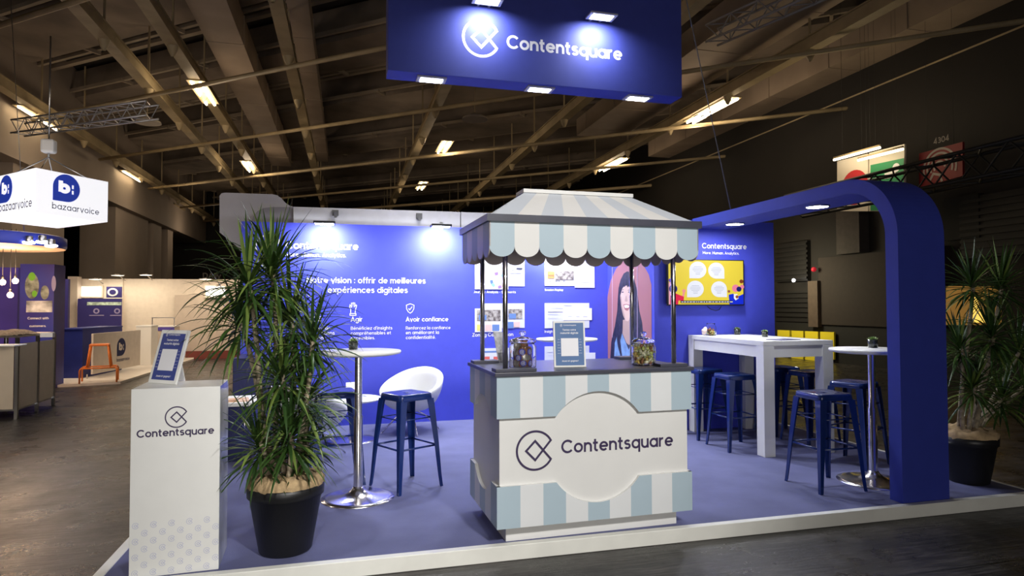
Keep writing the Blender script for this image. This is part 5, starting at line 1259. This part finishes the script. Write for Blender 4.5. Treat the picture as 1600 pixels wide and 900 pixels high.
t = MB(); t.poly(RP([(1360, 258), (1412, 247), (1412, 329), (1360, 329)], XR-1.208), X_, .004); gb = t.build('green_field', mat('banner_green', (.02, .26, .10), .6), R)
t = MB(); c = on(1400, 262, 0, XR-1.214); t.poly([(c.x, c.y+.10*math.cos(2*PI*j/20), c.z+.10*math.sin(2*PI*j/20)) for j in range(20)], X_, .002); t.poly(RP([(1382, 271), (1395, 267), (1399, 269), (1399, 276), (1382, 280)], XR-1.214), X_, .002); t.build('white_figures', VINYL, gb)
for (u, v, L_, lb) in ((1339, 243, 1.0, 'long bright tube lamp above the white banner'), (1376, 241, 1.0, 'bright tube lamp across the top of the green banner')):
    a_, b_ = on(1303 if u < 1350 else 1341, 250 if u < 1350 else 250.5, 0, XR-1.35), on(1375 if u < 1350 else 1411, 230.5 if u < 1350 else 233, 0, XR-1.35)
    R = thing('tube_lamp', lb, 'lamp'); t = MB(); t.tube([a_, b_], .03, 10); t.build('tube', mat('tube_soft', (1, .9, .7), .4, emit=(1, .85, .6), estr=3.5), R); t = MB(); t.tube([a_+Vector((0, 0, .05)), b_+Vector((0, 0, .05))], .025, 8); t.build('housing', RAILC, R)
    lamp('tube_glow', 'POINT', (a_+b_)/2+Vector((-.5, 0, .1)), 22, (1, .8, .5), .3)
R, b = rpanel('red_sign', 'red hanging sign with white concentric arcs and a number above', 'sign', [(1436, 240), (1504, 221.5), (1504, 275), (1436, 293)], XR-.9, mat('sign_red', (.22, .006, .010), .6))
t = MB(); c = on(1468, 262, 0, XR-.906)
for r_ in (.40, .31, .22, .13): ribbon(t, arc(0, 0, 1, -20 if r_ > .25 else 0, 200, 24), 0.045/r_, lambda x, y: Vector((c.x, c.y-x*r_*.95, c.z+y*r_)))
ribbon(t, [(-.25, -.25), (-.15, -.1), (0, -.15), (.05, -.3)], .05, lambda x, y: Vector((c.x, c.y-x, c.z+y)))
t.build('white_arcs', mat('sign_white', (.40, .33, .30), .6), R)
a_ = on(1459, 222, 0, XR-.9); b2 = on(1483, 216, 0, XR-.9); t = MB(); text(t, '4304', (a_.x, a_.y, a_.z-.05), (0, -1, 0), Z_, width=a_.y-b2.y, weight=.16); t.build('number', mat('number_grey', (.25, .22, .2), .6), R)
# yellow lit display behind the right plant
R, b = rpanel('lit_display', 'warm yellow lit display with a triangle seen through the right plant', 'display', [(1478, 447), (1545, 447), (1545, 508), (1478, 508)], XR-1.6, mat('display_wood', (.28, .15, .04), .5, emit=(.5, .25, .05), estr=.35), .3)
t = MB(); t.poly(RP([(1512, 504), (1524, 458), (1541, 504)], XR-1.606), X_, .004); t.build('triangle', mat('display_yellow', (.9, .6, .1), .5, emit=(1, .66, .12), estr=1.1), R)
t = MB(); a_, b_ = on(1240, 438, 0, XR-.4), 0; t.ball(a_, .05); tag(t.build('small_lamp', mat('spot_glow', (1, 1, 1))), 'tiny bright lamp on the dark hall wall right of the television', 'lamp')
t = MB(); a_ = on(1271.5, 421, 0, XR-.4); t.ball(a_, .07); tag(t.build('exit_beacon', mat('beacon_red', (.4, .01, .02), .5, emit=(.6, .02, .04), estr=.5)), 'small dim red light on the dark hall wall', 'lamp')
# far concrete piece above the store room
t = front_box(1054, 321, 1108, 380, 30, 1.0, BULK); struct(t, 'pillar_far', BULK)
t = front_box(1258, 264, 1296, 330, 24, 1.0, BULK); struct(t, 'pillar_grey', mat('pier_grey', (.1, .1, .1)))
# bottles... tiny spider plants are not in view; the speaker horns of the hall are
for (u, v, lb) in ((230, 192, 'round dish lamp hanging under the ceiling right of the silver truss'), (742, 187, 'round dish lamp hanging in the middle of the ceiling'), (1235, 247, 'pale round dish lamp hanging at the right, left of the tube lamps')):
    p = on(u, v, 2, 6.6); R = thing('dish_lamp', lb, 'ceiling light', p, 0, 'dish lamps under the ceiling')
    t = MB(); t.lathe([(.36, 0), (.34, .05), (.12, .16), (0, .17)], 28); t.lathe([(.355, .001), (0, .02)], 28); t.build('reflector', mat('dish_pale', (.40, .35, .30), .5), R); t = MB(); t.tube([(0, 0, .17), (0, 0, 2.99 if u < 1200 else .99)], .012, 6); t.build('stem', RAILC, R)

# hangers that carry the signs and lamps from the ceiling
WIREM = mat('hanger_wire', (.02, .02, .02), .5)
for o in [x for x in list(COL.objects) if x.parent is None and x.name.split('.')[0] in ('white_banner', 'green_banner', 'red_sign', 'hanging_banner', 'tube_lamp')]:
    bpy.context.view_layer.update()
    pts = [c.matrix_world @ Vector(v) for c in o.children_recursive if c.type == 'MESH' for v in c.bound_box]
    zm = max(p.z for p in pts); ys = sorted(p.y for p in pts); xs = sorted(p.x for p in pts); xm = (xs[0]+xs[-1])/2; ym = (ys[0]+ys[-1])/2
    wide_x = xs[-1]-xs[0] > ys[-1]-ys[0]
    for f in (.2, .8):
        x = xs[0]+(xs[-1]-xs[0])*f if wide_x else xm; y = ym if wide_x else ys[0]+(ys[-1]-ys[0])*f
        zl = zm-.25 if o.name.startswith(('red', 'green', 'white')) else zm-.03
        t = MB(); t.tube([(x, y, zl), (x, y, ZC)], .0025, 5); w_ = t.build('hanger', WIREM, o); w_.matrix_parent_inverse = o.matrix_world.inverted()
